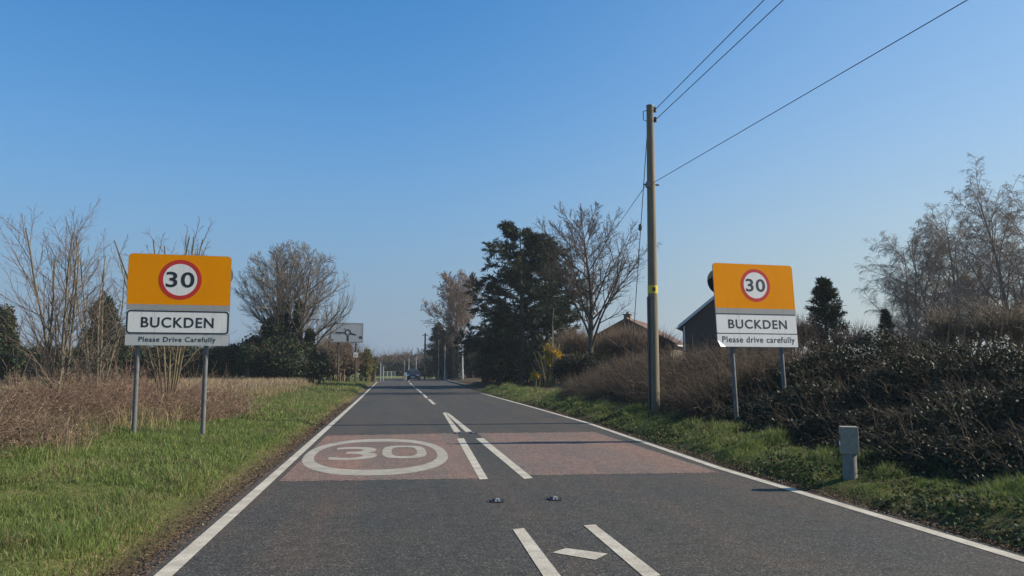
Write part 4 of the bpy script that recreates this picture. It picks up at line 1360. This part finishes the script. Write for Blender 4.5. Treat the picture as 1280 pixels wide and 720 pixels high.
def town_sign(label, Y, px_l, px_r, rows, posts, pitch, words, border, disc_side, bent, disc_mat, yaw=0.0):
    """rows: photo y of yellow top, yellow bottom, name top, name bottom, plate bottom at the panel's middle column"""
    mid = (px_l + px_r) / 2
    base = D(mid, 462, Y); gx_ = base[0]; g = gz1(gx_, Y)
    xL, xR = D(px_l, rows[1], Y)[0] - gx_, D(px_r, rows[1], Y)[0] - gx_
    W2 = (xR - xL) / 2
    zz = [D(mid, r_, Y)[2] - g for r_ in rows]
    o = thing('town_sign', label, 'road sign', (gx_, Y, g), (-pitch, 0, yaw))
    T = .018
    for px in posts:
        x = D(px, 462, Y)[0] - gx_
        b = MB(); b.tube([(x, .08, -.35), (x, .08, zz[0] - .12)], .043, 14); pst = b.build('post', M['galv'], o, True)
        b = MB(); b.tube([(x, .08, zz[0] - .12), (x, .08, zz[0] - .10)], .047, 14); b.build('post_cap', M['black'], pst)
        for z in (zz[0] - .25, zz[1] + .12, (zz[2] + zz[3]) / 2, (zz[3] + zz[4]) / 2):
            b = MB(); b.tube([(x, .08, z - .02), (x, .08, z + .02)], .052, 12)
            b.box((x, .034, z), (.16, .03, .035))
            b.build('clip', M['alu'], pst)
    # upper yellow board with grey strip along its foot
    b = MB(); b.prism(rrect(-W2, W2, zz[2] + .004, zz[0], .075, corners=(1, 1, 0, 0)), 0, T)
    panel = b.build('speed_limit_panel', M['alu'], o)
    b = MB(); flatpoly(b, rrect(-W2 + .004, W2 - .004, zz[1], zz[0] - .004, .072, corners=(1, 1, 0, 0)), -.0025); b.build('yellow_face', M['yellow'], panel)
    b = MB(); flatpoly(b, [(-W2 + .004, zz[2] + .007), (W2 - .004, zz[2] + .007), (W2 - .004, zz[1] - .001), (-W2 + .004, zz[1] - .001)], -.0025); b.build('grey_strip', M['sign_grey'], panel)
    rcx, rcz, rr = words['rc'][0] * W2, (zz[0] + zz[1]) / 2 + words['rc'][1], words['rr']
    b = MB(); frame_ring(b, disc(rcx, rcz, rr), disc(rcx, rcz, rr * .795), -.0042, -.0028); b.build('roundel_ring', M['sign_red'], panel)
    b = MB(); flatpoly(b, disc(rcx, rcz, rr * .795), -.0036); b.build('roundel_face', M['sign_white'], panel)
    b = MB(); fit_text(b, '30', rcx, rcz, rr * 1.32, rr * .78, .018, 1.1, -.0052); b.build('roundel_numerals', M['sign_black'], panel)
    # name plate
    b = MB(); b.prism(rrect(-W2 + .002, W2 - .002, zz[3] + .004, zz[2], .02), -.002, T - .002); plate = b.build('name_plate', M['alu'], o)
    pw, ph0, ph1 = W2 - .006, zz[3] + .008, zz[2] - .004
    b = MB(); flatpoly(b, rrect(-pw, pw, ph0, ph1, .04), -.0045); b.build('plate_face', M['sign_white'], plate)
    if border:
        bw = .028
        b = MB(); frame_ring(b, rrect(-pw + .004, pw - .004, ph0 + .004, ph1 - .004, .065), rrect(-pw + .004 + bw, pw - .004 - bw, ph0 + .004 + bw, ph1 - .004 - bw, .045), -.0062, -.0048); b.build('plate_border', M['sign_black'], plate)
    else:
        b = MB()
        for z in (ph0 - .004, ph1 - .008):
            b.box((0, -.006, z + .006), (2 * pw - .01, .003, .012))
        b.build('plate_border', M['sign_black'], plate)
    wx, wz, ww, wh = words['name']
    b = MB(); fit_text(b, 'BUCKDEN', wx * W2, (ph0 + ph1) / 2 + wz, ww * 2 * W2, wh * (ph1 - ph0), .02, 1.12, -.0062); b.build('plate_lettering', M['sign_black'], plate)
    # lower plate
    z0, z1 = zz[4], zz[3]
    b = MB()
    if bent:
        b.prism([(-W2 + .18, z0), (W2 - .002, z0), (W2 - .002, z1), (-W2 + .002, z1), (-W2 + .002, z0 + .13)], -.002, T - .002)
        low = b.build('courtesy_plate', M['alu'], o)
        b = MB(); flatpoly(b, [(-W2 + .18, z0 + .004), (W2 - .006, z0 + .004), (W2 - .006, z1 - .004), (-W2 + .006, z1 - .004), (-W2 + .006, z0 + .13)], -.0045); b.build('plate_face', M['sign_white'], low)
        b = MB()                               # the corner folded towards the road
        A, Bp, Cc = (-W2 + .18, -.0045, z0 + .002), (-W2 + .004, -.0045, z0 + .13), (-W2 + .03, -.07, z0 - .005)
        b.add([A, Bp, Cc, (A[0], .004, A[2]), (Bp[0], .004, Bp[2]), (Cc[0] + .004, -.062, Cc[2])], [(0, 1, 2), (3, 5, 4), (0, 2, 5, 3), (1, 4, 5, 2)])
        tag(b.build('bent_corner', M['sign_white'], low), 'crumpled bottom left corner folded forward')
    else:
        b.prism(rrect(-W2 + .002, W2 - .002, z0, z1, .02), -.002, T - .002)
        low = b.build('courtesy_plate', M['alu'], o)
        b = MB(); flatpoly(b, rrect(-W2 + .006, W2 - .006, z0 + .004, z1 - .004, .018), -.0045); b.build('plate_face', M['sign_pale'], low)
    cx_, cz_, cw, ch = words['low']
    b = MB(); fit_text(b, words['txt'], cx_ * W2, (z0 + z1) / 2 + cz_, cw * 2 * W2, ch * (z1 - z0), .014, 1.12, -.0062); b.build('plate_lettering', M['sign_black'], low)
    # reverse-facing disc that shows past the edge of the board
    dx = disc_side * (W2 - (.215 if disc_side < 0 else .20)); dzc = zz[0] - .35
    b = MB(); b.prism(disc(dx, dzc, .265 if disc_side < 0 else .23), .14, .155); rd = b.build('rear_roundel', disc_mat, o)
    return o


town_sign('yellow and white village sign with grey lower plate on the left verge', 15.7, 157, 283.8, (318.4, 381, 387.8, 418.4, 432.2), (171.3, 255.2), 0.0,
          dict(rc=(.005, .0), rr=.378, name=(-.01, -.005, .70, .44), low=(-.0, .0, .74, .60), txt='Please Drive Carefully'), True, 1, False, M['alu'], R(7.0))
town_sign('yellow and white village sign with a bent bottom corner, in front of the right hedge', 15.0, 899, 1007.5, (328, 384.6, 391.8, 417, 433.4), (920, 987), R(4.2),
          dict(rc=(.03, .02), rr=.338, name=(.02, -.005, .73, .47), low=(.02, .0, .90, .62), txt='Please drive carefully'), False, -1, True, M['black'], R(7.5))

# ------------------------------------------------------------------ utility pole and wires
PX, PYd = D(817, 462, 20.6)[0], 20.6
pg = gz1(PX, PYd)
topz = float(D(812.5, 133, PYd)[2])
M['wood'] = None
m, n, p = nmat('weathered_wood')
co = _obj(n)
mp = n.nodes.new('ShaderNodeMapping'); mp.inputs['Scale'].default_value = (14, 14, .6); n.links.new(co, mp.inputs[0])
f = _noise(n, 2, 6, .7, mp.outputs[0]); f2 = _noise(n, 1.2, 3, .6, co)
c = _ramp(n, f, [(.3, (.10, .078, .052)), (.7, (.30, .245, .16))])
c = _mix(n, _ramp(n, f2, [(.4, (0, 0, 0)), (.7, (.5, .5, .5))]), c, (.22, .175, .11))
n.links.new(c, p.inputs['Base Color']); p.inputs['Roughness'].default_value = .85
_bump(n, p, f, .5, .01)
M['wood'] = m
pole = thing('utility_pole', 'tall wooden utility pole with a yellow band standing in front of the right hedge', 'utility pole', (PX, PYd, pg))
tl = D(812.5, 133, PYd) - np.array([PX, PYd, pg])
def pole_at(z): return (tl[0] * z / tl[2], 0, z)
b = MB(); b.tube([pole_at(-.4)] + [pole_at(z) for z in np.linspace(0, tl[2], 9)], [.155] + list(np.linspace(.15, .098, 9)), 18); b.build('post', M['wood'], pole, True)
M['band_yellow'] = plain('yellow_band', (.62, .47, .03), .5, 0, .15)
zb = float(D(816, 362, PYd)[2]) - pg
b = MB(); b.tube([pole_at(zb - .11), pole_at(zb + .11)], .134, 18, False); bd = b.build('warning_band', M['band_yellow'], pole, True)
b = MB(); b.box((pole_at(zb)[0] - .01, -.136, zb), (.09, .004, .1)); b.build('plate_symbol', M['sign_black'], bd)
b = MB(); b.box((pole_at(1.6)[0] - .135, -.05, 1.55), (.05, .09, 3.0)); b.build('cable_guard', M['black'], pole)
b = MB(); b.tube([pole_at(tl[2] - .01), pole_at(tl[2] + .03)], [.11, .10], 16); b.build('cap', M['galv'], pole)
for dz, dx in ((.1, .13), (.38, .14)):
    b = MB(); x = pole_at(tl[2] - dz)[0]
    b.tube([(x, 0, tl[2] - dz), (x + dx, -.02, tl[2] - dz)], .022, 8); b.tube([(x + dx, -.02, tl[2] - dz - .06), (x + dx, -.02, tl[2] - dz + .07)], .045, 10)
    b.build('insulator', M['black'], pole)
b = MB(); x = pole_at(tl[2] - .35)[0]
b.tube([(x - .09, -.02, tl[2] - .12), (x - .2, -.02, tl[2] - .16), (x - .2, -.02, tl[2] - .4), (x - .09, -.02, tl[2] - .43)], .012, 6); b.build('bracket', M['black'], pole)
z3 = float(D(816, 232, PYd)[2]) - pg
b = MB(); x = pole_at(z3)[0]; b.box((x - .11, -.07, z3), (.1, .1, .16)); b.box((x, 0, z3 + .02), (.44, .04, .04)); b.build('cable_clamp', M['galv'], pole)


def cable(name, label, A, Bq, sag, r=.0105, mat=None, n=28):
    A, Bq = np.array(A, float), np.array(Bq, float)
    pts = []
    for i in range(n + 1):
        t = i / n
        q = A * (1 - t) + Bq * t
        q[2] -= sag * 4 * t * (1 - t)
        pts.append(tuple(q - A))
    b = MB(); b.tube(pts, r, 6)
    o = b.build(name, mat or M['black'], None, True)
    o.location = A
    return tag(o, label, 'cable')


pw = np.array([PX, PYd, pg])
A1 = pw + np.array(pole_at(tl[2] - .1)) + [.13, -.02, 0]
A2 = pw + np.array(pole_at(tl[2] - .38)) + [.14, -.02, 0]
A3 = pw + np.array(pole_at(z3)) + [.1, -.02, .1]
def extend(A, px, py, Yv, Yend):
    q = D(px, py, Yv); d = (q - A) / (Yv - A[1]); return A + d * (Yend - A[1])
cable('overhead_wire', 'upper of the two wires leaving the top of the wooden pole', A1, extend(A1, 955, 0, 15.1, -22), .0)
cable('overhead_wire', 'lower of the two wires leaving the top of the wooden pole', A2, extend(A2, 979, 0, 14.9, -22), .0)
cable('overhead_wire', 'lower cable rising to the right from halfway down the wooden pole', A3, extend(A3, 1209, 0, 10.1, -22), .0, .009)
A4 = pw + np.array(pole_at(z3)) + [-.14, -.02, .02]
cable('overhead_wire', 'thin cable falling left from the wooden pole towards the spreading bare tree', A4, D(728, 345, 46), .0, .008)
st = thing('pole_stay', 'steel stay wire with an insulator bracing the left of the wooden pole', 'stay wire', (0, 0, 0))
s0 = pw + np.array(pole_at(float(D(809, 172, PYd)[2]) - pg)) + [-.1, 0, 0]
sN = D(786, 478, 24.5)
st.location = (sN[0], sN[1], sN[2])
b = MB(); b.tube([s0 - sN, (0, 0, -.5)], .012, 6); b.build('wire', M['galv'], st)
im = s0 + (sN - s0) * .335 - sN; dv = (sN - s0) / np.linalg.norm(sN - s0)
b = MB(); b.tube([im - dv * .11, im - dv * .06, im + dv * .06, im + dv * .11], [.02, .055, .055, .02], 10); b.build('insulator', M['galv'], st, True)

# ------------------------------------------------------------------ grey marker post on the right verge
mp_ = GG(1063, 599)
mg = gz1(mp_[0], mp_[1])
mk = thing('marker_post', 'short grey round post with a box head on the right verge', 'marker post', (mp_[0], mp_[1], mg), (0, 0, R(-24)))
M['conc'] = plain('grey_concrete', (.21, .20, .175), .85, 0, .2, 14, .3, .3)
M['boxgrey'] = plain('grey_plastic', (.30, .27, .21), .8, 0, .22, 12, .1)
b = MB(); b.tube([(0, 0, -.2), (0, 0, .42)], [.082, .078], 22); b.build('post', M['conc'], mk, True)
b = MB(); b.box((0, 0, .455), (.20, .17, .32)); hd = b.build('head', M['boxgrey'], mk, False, .014)
b = MB(); b.box((-.102, 0, .42), (.004, .11, .05)); b.build('reflector', M['sign_white'], hd)
b = MB(); b.box((-.1015, 0, .48), (.003, .13, .09)); b.build('dark_plate', M['black'], hd)  # thin black plate on the left face of the box

# ------------------------------------------------------------------ cat's eyes
M['rubber'] = plain('black_rubber', (.02, .02, .02), .6)
M['lens'] = plain('reflector_lens', (.85, .86, .88), .12, 0, .03)
M['iron'] = plain('cast_iron', (.06, .055, .05), .7, .3)


def cats_eye(label, px, py):
    p_ = G(px, py, .004)
    o = thing('cats_eye', label, 'road stud', tuple(p_), group="cat's eyes in the centre hatching")
    b = MB(); b.prism([(-.085, 0), (.085, 0), (.07, .012), (-.07, .012)], -.11, .11); b.build('casting', M['iron'], o)
    b = MB(); b.prism([(-.055, .012), (.055, .012), (.045, .05), (-.045, .05)], -.075, .075); rb = b.build('rubber', M['rubber'], o, False, .008)
    b = MB(); b.box((.012, -.01, .0515), (.05, .11, .003)); b.build('worn_top', M['kerb'], rb)
    for x in (-.022, .022):
        b = MB(); b.tube([(x, -.082, .03), (x, -.07, .03)], .017, 10); b.build('lens', M['lens'], rb)
    for s in (-1, 1):
        b = MB(); b.tube([(s * .075, -.06, .014), (s * .09, -.02, .03), (s * .085, .05, .03)], .012, 6); b.build('ear', M['iron'], o)
    o.scale = (.8, .8, .5)
    return o


cats_eye('nearer left road stud of the pair in front of the red surface', 621, 626.5)
cats_eye('nearer right road stud of the pair in front of the red surface', 693, 624)
cats_eye('left road stud at the far end of the hatching, under the white wedge', 571, 542)
cats_eye('right road stud at the far end of the hatching, under the white wedge', 591, 541.6)

# ------------------------------------------------------------------ roundabout direction sign
Yd = 75.0
c0 = D(433, 462, Yd); gd = gz1(c0[0], Yd)
ds = thing('direction_sign', 'grey roundabout direction sign on two dark posts at the left roadside', 'road sign', (c0[0], Yd, gd), (0, 0, R(5)))
def L(px, py):
    q = D(px, py, Yd); return (q[0] - c0[0], q[2] - gd)
M['post_brown'] = plain('brown_post', (.06, .045, .035), .7)
for px in (422.5, 444.3):
    x = L(px, 462)[0]
    b = MB(); b.tube([(x, .1, -.3), (x, .1, L(px, 410)[1])], .075, 10); b.build('post', M['post_brown'], ds, True)
x0, z0 = L(412.7, 428.2); x1, z1 = L(454.3, 403.8)
b = MB(); b.prism(rrect(x0, x1, z0, z1, .06), 0, .03); pn = b.build('panel', M['alu'], ds)
b = MB(); flatpoly(b, rrect(x0 + .03, x1 - .03, z0 + .03, z1 - .03, .05), -.004); b.build('panel_face', sign_mat('direction_white', (.56, .55, .54)), pn)
b = MB(); frame_ring(b, rrect(x0 + .06, x1 - .06, z0 + .06, z1 - .06, .06), rrect(x0 + .10, x1 - .10, z0 + .10, z1 - .10, .05), -.010, -.0045); b.build('panel_border', M['sign_grey'], pn)
rc = L(434.7, 415.5); k = Yd / 1000
b = MB()
a0, a1 = math.radians(-78), math.radians(262)
nn = 28; ro, ri = 3.9 * k, 2.35 * k
V = []
for i in range(nn + 1):
    a = a0 + (a1 - a0) * i / nn
    V += [(rc[0] + ro * math.cos(a), -.009, rc[1] + ro * math.sin(a)), (rc[0] + ri * math.cos(a), -.009, rc[1] + ri * math.sin(a))]
b.add(V, [(2 * i, 2 * i + 1, 2 * i + 3, 2 * i + 2) for i in range(nn)])
def bar(pA, pB, wA, wB):
    A, Bq = np.array(L(*pA)), np.array(L(*pB)); t = unit(Bq - A); nr = np.array([-t[1], t[0]])
    q = [A + nr * wA * k / 2, Bq + nr * wB * k / 2, Bq - nr * wB * k / 2, A - nr * wA * k / 2]
    b.add([(c[0], -.0105, c[1]) for c in q], [(0, 1, 2, 3)])
bar((431.8, 416), (419.5, 416), 2.0, 1.4)
bar((438, 416.8), (445, 418.8), 2.1, 1.5)
bar((434.7, 419.2), (434.7, 426.5), 2.1, 2.3)
bar((432.4, 412.8), (430.2, 410.2), 1.0, .7)
b.build('route_symbol', M['sign_black'], pn)
for (qx, qz), dd in ((L(450.6, 421.8), (.27, .004, .22)), (L(415.5, 425), (.2, .004, .12))):
    b = MB(); b.box((qx, -.007, qz), dd); b.build('route_patch', M['sign_black'], pn)
xx, zz_ = L(444.6, 443.6)
b = MB(); b.box((xx, 0.0, zz_), (.42, .012, .46)); nb = b.build('small_plate', M['sign_white'], ds)
b = MB(); b.box((xx, -.009, zz_ - .03), (.2, .004, .12)); b.build('plate_symbol', M['sign_grey'], nb)

# back of a small sign, black, further on
q = D(467, 462, 88); gq = gz1(q[0], 88)
o = thing('road_sign', 'black rear of a small square sign on a post beyond the direction sign', 'road sign', (q[0], 88, gq))
b = MB(); b.tube([(.18, .05, -.2), (.18, .05, 2.6)], .04, 8); b.build('post', M['galv'], o)
zc = float(D(467, 451.5, 88)[2]) - gq
b = MB(); b.prism(rrect(-.30, .30, zc - .32, zc + .32, .05), 0, .03); b.build('panel', M['black'], o)

# ------------------------------------------------------------------ far street furniture
M['lampgrey'] = plain('lamp_column_grey', (.30, .30, .28), .6, .1, .1)


def lamp(label, px, py_top, Y, arm=.0, r=.07, col=None, head=True):
    q = D(px, 462, Y); g = gz1(q[0], Y); h = float(D(px, py_top, Y)[2]) - g
    o = thing('street_lamp', label, 'street lamp', (q[0], Y, g), group='lamp columns along the right of the road')
    b = MB(); b.tube([(0, 0, -.2), (0, 0, 1.2), (0, 0, 1.25), (0, 0, h)], [r * 1.35, r * 1.35, r, r * .7], 10); b.build('column', col or M['lampgrey'], o, True)
    if head:
        b = MB(); b.tube([(0, 0, h - .02), (arm * .35, 0, h + .18), (arm, 0, h + .22)], r * .6, 8); b.build('arm', col or M['lampgrey'], o, True)
        b = MB(); b.prism([(arm - .1, h + .16), (arm + .55 * (1 if arm > 0 else -1), h + .16), (arm + .5 * (1 if arm > 0 else -1), h + .30), (arm - .05, h + .32)], -.12, .12); b.build('lantern', M['boxgrey'], o)
    return o


lamp('pale grey lamp column in front of the budding tree', 578, 408, 96, -.5, .1, None, False)
lamp('tall thin lamp column in front of the tallest conifer', 632, 341, 68.5, .6, .085, M['wood'])
lamp('slim lamp column left of the budding tree trunk', 556, 432, 104, -.4, .07, None, False)
lamp('darker lamp column among the far undergrowth', 548, 424, 108, -.4, .07, M['wood'], False)
lamp('distant lamp column behind the car roof', 520, 446, 150, -.4, .08, None, False)
lamp('distant lamp column left of the car roof', 511, 447, 160, -.4, .08, None, False)
up = D(531, 462, 118)
o = thing('utility_pole', 'slim wooden utility pole far down the road, right of the car', 'utility pole', (up[0], 118, gz1(up[0], 118)))
hh = float(D(531, 416, 118)[2])
b = MB(); b.tube([(0, 0, -.3), (0, 0, hh)], [.16, .11], 10); b.build('post', M['wood'], o, True)
b = MB(); b.box((0, 0, hh - .3), (.9, .09, .1)); b.build('crossarm', M['wood'], o)

M['bollard_white'] = plain('bollard_shell', (.75, .73, .62), .4); M['bollard_yellow'] = plain('bollard_yellow', (.68, .55, .1), .45)
q = D(506.8, 462, 104)
o = thing('island_bollard', 'pale yellow keep-left bollard on the traffic island beside the car', 'bollard', (q[0], 104, 0))
b = MB(); b.prism(rrect(-.17, .17, .1, 1.0, .06), -.13, .13); b.build('shell', M['bollard_white'], o, False, .02)
b = MB(); b.prism(rrect(-.13, .13, .25, .55, .03), -.137, -.131); b.build('yellow_panel', M['bollard_yellow'], o)
b = MB(); b.prism([(-.25, 0), (.25, 0), (.22, .1), (-.22, .1)], -.25, .25); b.build('base', M['kerb'], o)
q2 = D(505.5, 462, 108)
o = thing('sign_post', 'thin pale post standing behind the island bollard', 'post', (q2[0], 108, 0))
b = MB(); b.tube([(0, 0, 0), (0, 0, float(D(505.5, 450, 108)[2]))], .06, 8); b.build('post', M['lampgrey'], o, True)
b = MB(); b.tube([(0, 0, 0), (0, 0, .06)], .12, 8); b.build('foot', M['kerb'], o)

for px, pyt, Y, lb in ((475.6, 453, 98, 'taller grey post with a pale cap at the left end of the guard rails'), (479, 458, 101, 'shorter grey post with a pale cap at the left end of the guard rails')):
    q = D(px, 462, Y); g = gz1(q[0], Y); h = float(D(px, pyt, Y)[2]) - g
    o = thing('sign_post', lb, 'post', (q[0], Y, g))
    b = MB(); b.tube([(0, 0, -.2), (0, 0, h)], .075, 8); b.build('post', M['lampgrey'], o, True)
    b = MB(); b.prism(rrect(-.16, .2, h, h + .2, .04), -.06, .06); b.build('head', M['boxgrey'], o)

M['rail'] = plain('pale_green_rail', (.36, .42, .36), .5)
rail0 = None
for i, (px, Y) in enumerate(((481.5, 126), (486.5, 128), (491.5, 130))):
    q = D(px, 462, Y); g = gz1(q[0], Y)
    lb = ('left', 'middle', 'right')[i] + ' panel of pale green guard rail at the end of the road'
    if i == 0:
        rail0 = o = thing('guard_rail', lb, 'guard rail', (q[0], Y, g), (0, 0, .2), group='guard rails at the far junction')
        for x in (-.3, .3):
            b = MB(); b.tube([(x, 0, -.1), (x, 0, 1.05)], .035, 8); b.build('post', M['rail'], o)
        b = MB()
        for z in (.25, 1.0): b.box((0, 0, z), (.56, .04, .05))
        b.build('rail', M['rail'], o)
        b = MB()
        for x in np.linspace(-.2, .2, 4): b.box((x, 0, .62), (.02, .02, .68))
        b.build('infill_bars', M['rail'], o)
    else:
        o = rail0.copy(); COL.objects.link(o); o.location = (q[0], Y, g); o['label'] = lb
        for ch in list(rail0.children):
            c = ch.copy(); COL.objects.link(c); c.parent = o

# ------------------------------------------------------------------ oncoming car
cq = G(516.8, 475.3)
car = thing('parked_car', 'dark blue car approaching far down the road', 'car', (cq[0], cq[1], .0), (0, 0, R(-4)))
car.name = 'dark_car'
M['car'] = plain('dark_blue_paint', (.009, .011, .024), .35, .1, .05)
M['tyre'] = plain('tyre', (.02, .02, .02), .8); M['rim'] = plain('alloy', (.4, .4, .4), .35, .7)
M['hl'] = plain('headlamp_glass', (.8, .8, .82), .1)


def loft(b, secs):
    k = len(secs[0]); V = [p for s_ in secs for p in s_]
    F = [(i * k + j, i * k + (j + 1) % k, (i + 1) * k + (j + 1) % k, (i + 1) * k + j) for i in range(len(secs) - 1) for j in range(k)]
    F += [tuple(range(k))[::-1], tuple((len(secs) - 1) * k + j for j in range(k))]
    b.add(V, F)


def sec(y, w0, w1, z0, z1, c=.12):
    return [(-w0, y, z0 + c), (-w0 + c, y, z0), (w0 - c, y, z0), (w0, y, z0 + c), (w1, y, z1 - c), (w1 - c, y, z1), (-w1 + c, y, z1), (-w1, y, z1 - c)]


b = MB(); loft(b, [sec(-2.0, .62, .58, .3, .62, .06), sec(-1.9, .8, .74, .22, .78), sec(-1.2, .86, .82, .2, .95), sec(0, .87, .84, .2, .98), sec(1.4, .86, .82, .22, .99), sec(1.95, .8, .76, .26, .96), sec(2.02, .72, .68, .34, .85, .08)])
body = b.build('body', M['car'], car, True, .02)
b = MB(); loft(b, [sec(-1.05, .74, .70, .93, .99, .02), sec(-.35, .76, .58, .95, 1.46, .09), sec(.9, .76, .58, .95, 1.48, .09), sec(1.85, .72, .58, .93, 1.1, .06)])
b.build('cabin', M['car'], body, True, .015)
b = MB(); b.add([(-.62, -.99, 1.04), (.62, -.99, 1.04), (.5, -.43, 1.41), (-.5, -.43, 1.41)], [(0, 1, 2, 3)]); b.build('windscreen', M['glass'], car)
for s in (-1, 1):
    b = MB(); b.add([(s * .762, -.6, 1.04), (s * .762, .85, 1.04), (s * .64, .8, 1.36), (s * .64, -.2, 1.36)], [(0, 1, 2, 3)]); b.build('side_window', M['glass'], car)
    b = MB(); b.prism(rrect(s * .6 - .17, s * .6 + .17, .58, .74, .05), -1.99, -1.9); b.build('headlight', M['hl'], car)
    b = MB(); b.box((s * .93, -.6, 1.02), (.2, .1, .14)); b.build('wing_mirror', M['car'], car, False, .02)
    for y in (-1.28, 1.25):
        b = MB(); b.tube([(s * .68, y, .31), (s * .875, y, .31)], .31, 20); t_ = b.build('wheel', M['tyre'], car)
        b = MB(); b.tube([(s * .87, y, .31), (s * .882, y, .31)], .2, 16); b.build('rim', M['rim'], t_)
b = MB(); b.box((0, -2.005, .42), (.95, .03, .16)); b.build('grille', M['black'], car)
b = MB(); b.box((0, -2.03, .44), (.5, .02, .11)); b.build('number_plate', M['sign_white'], car)
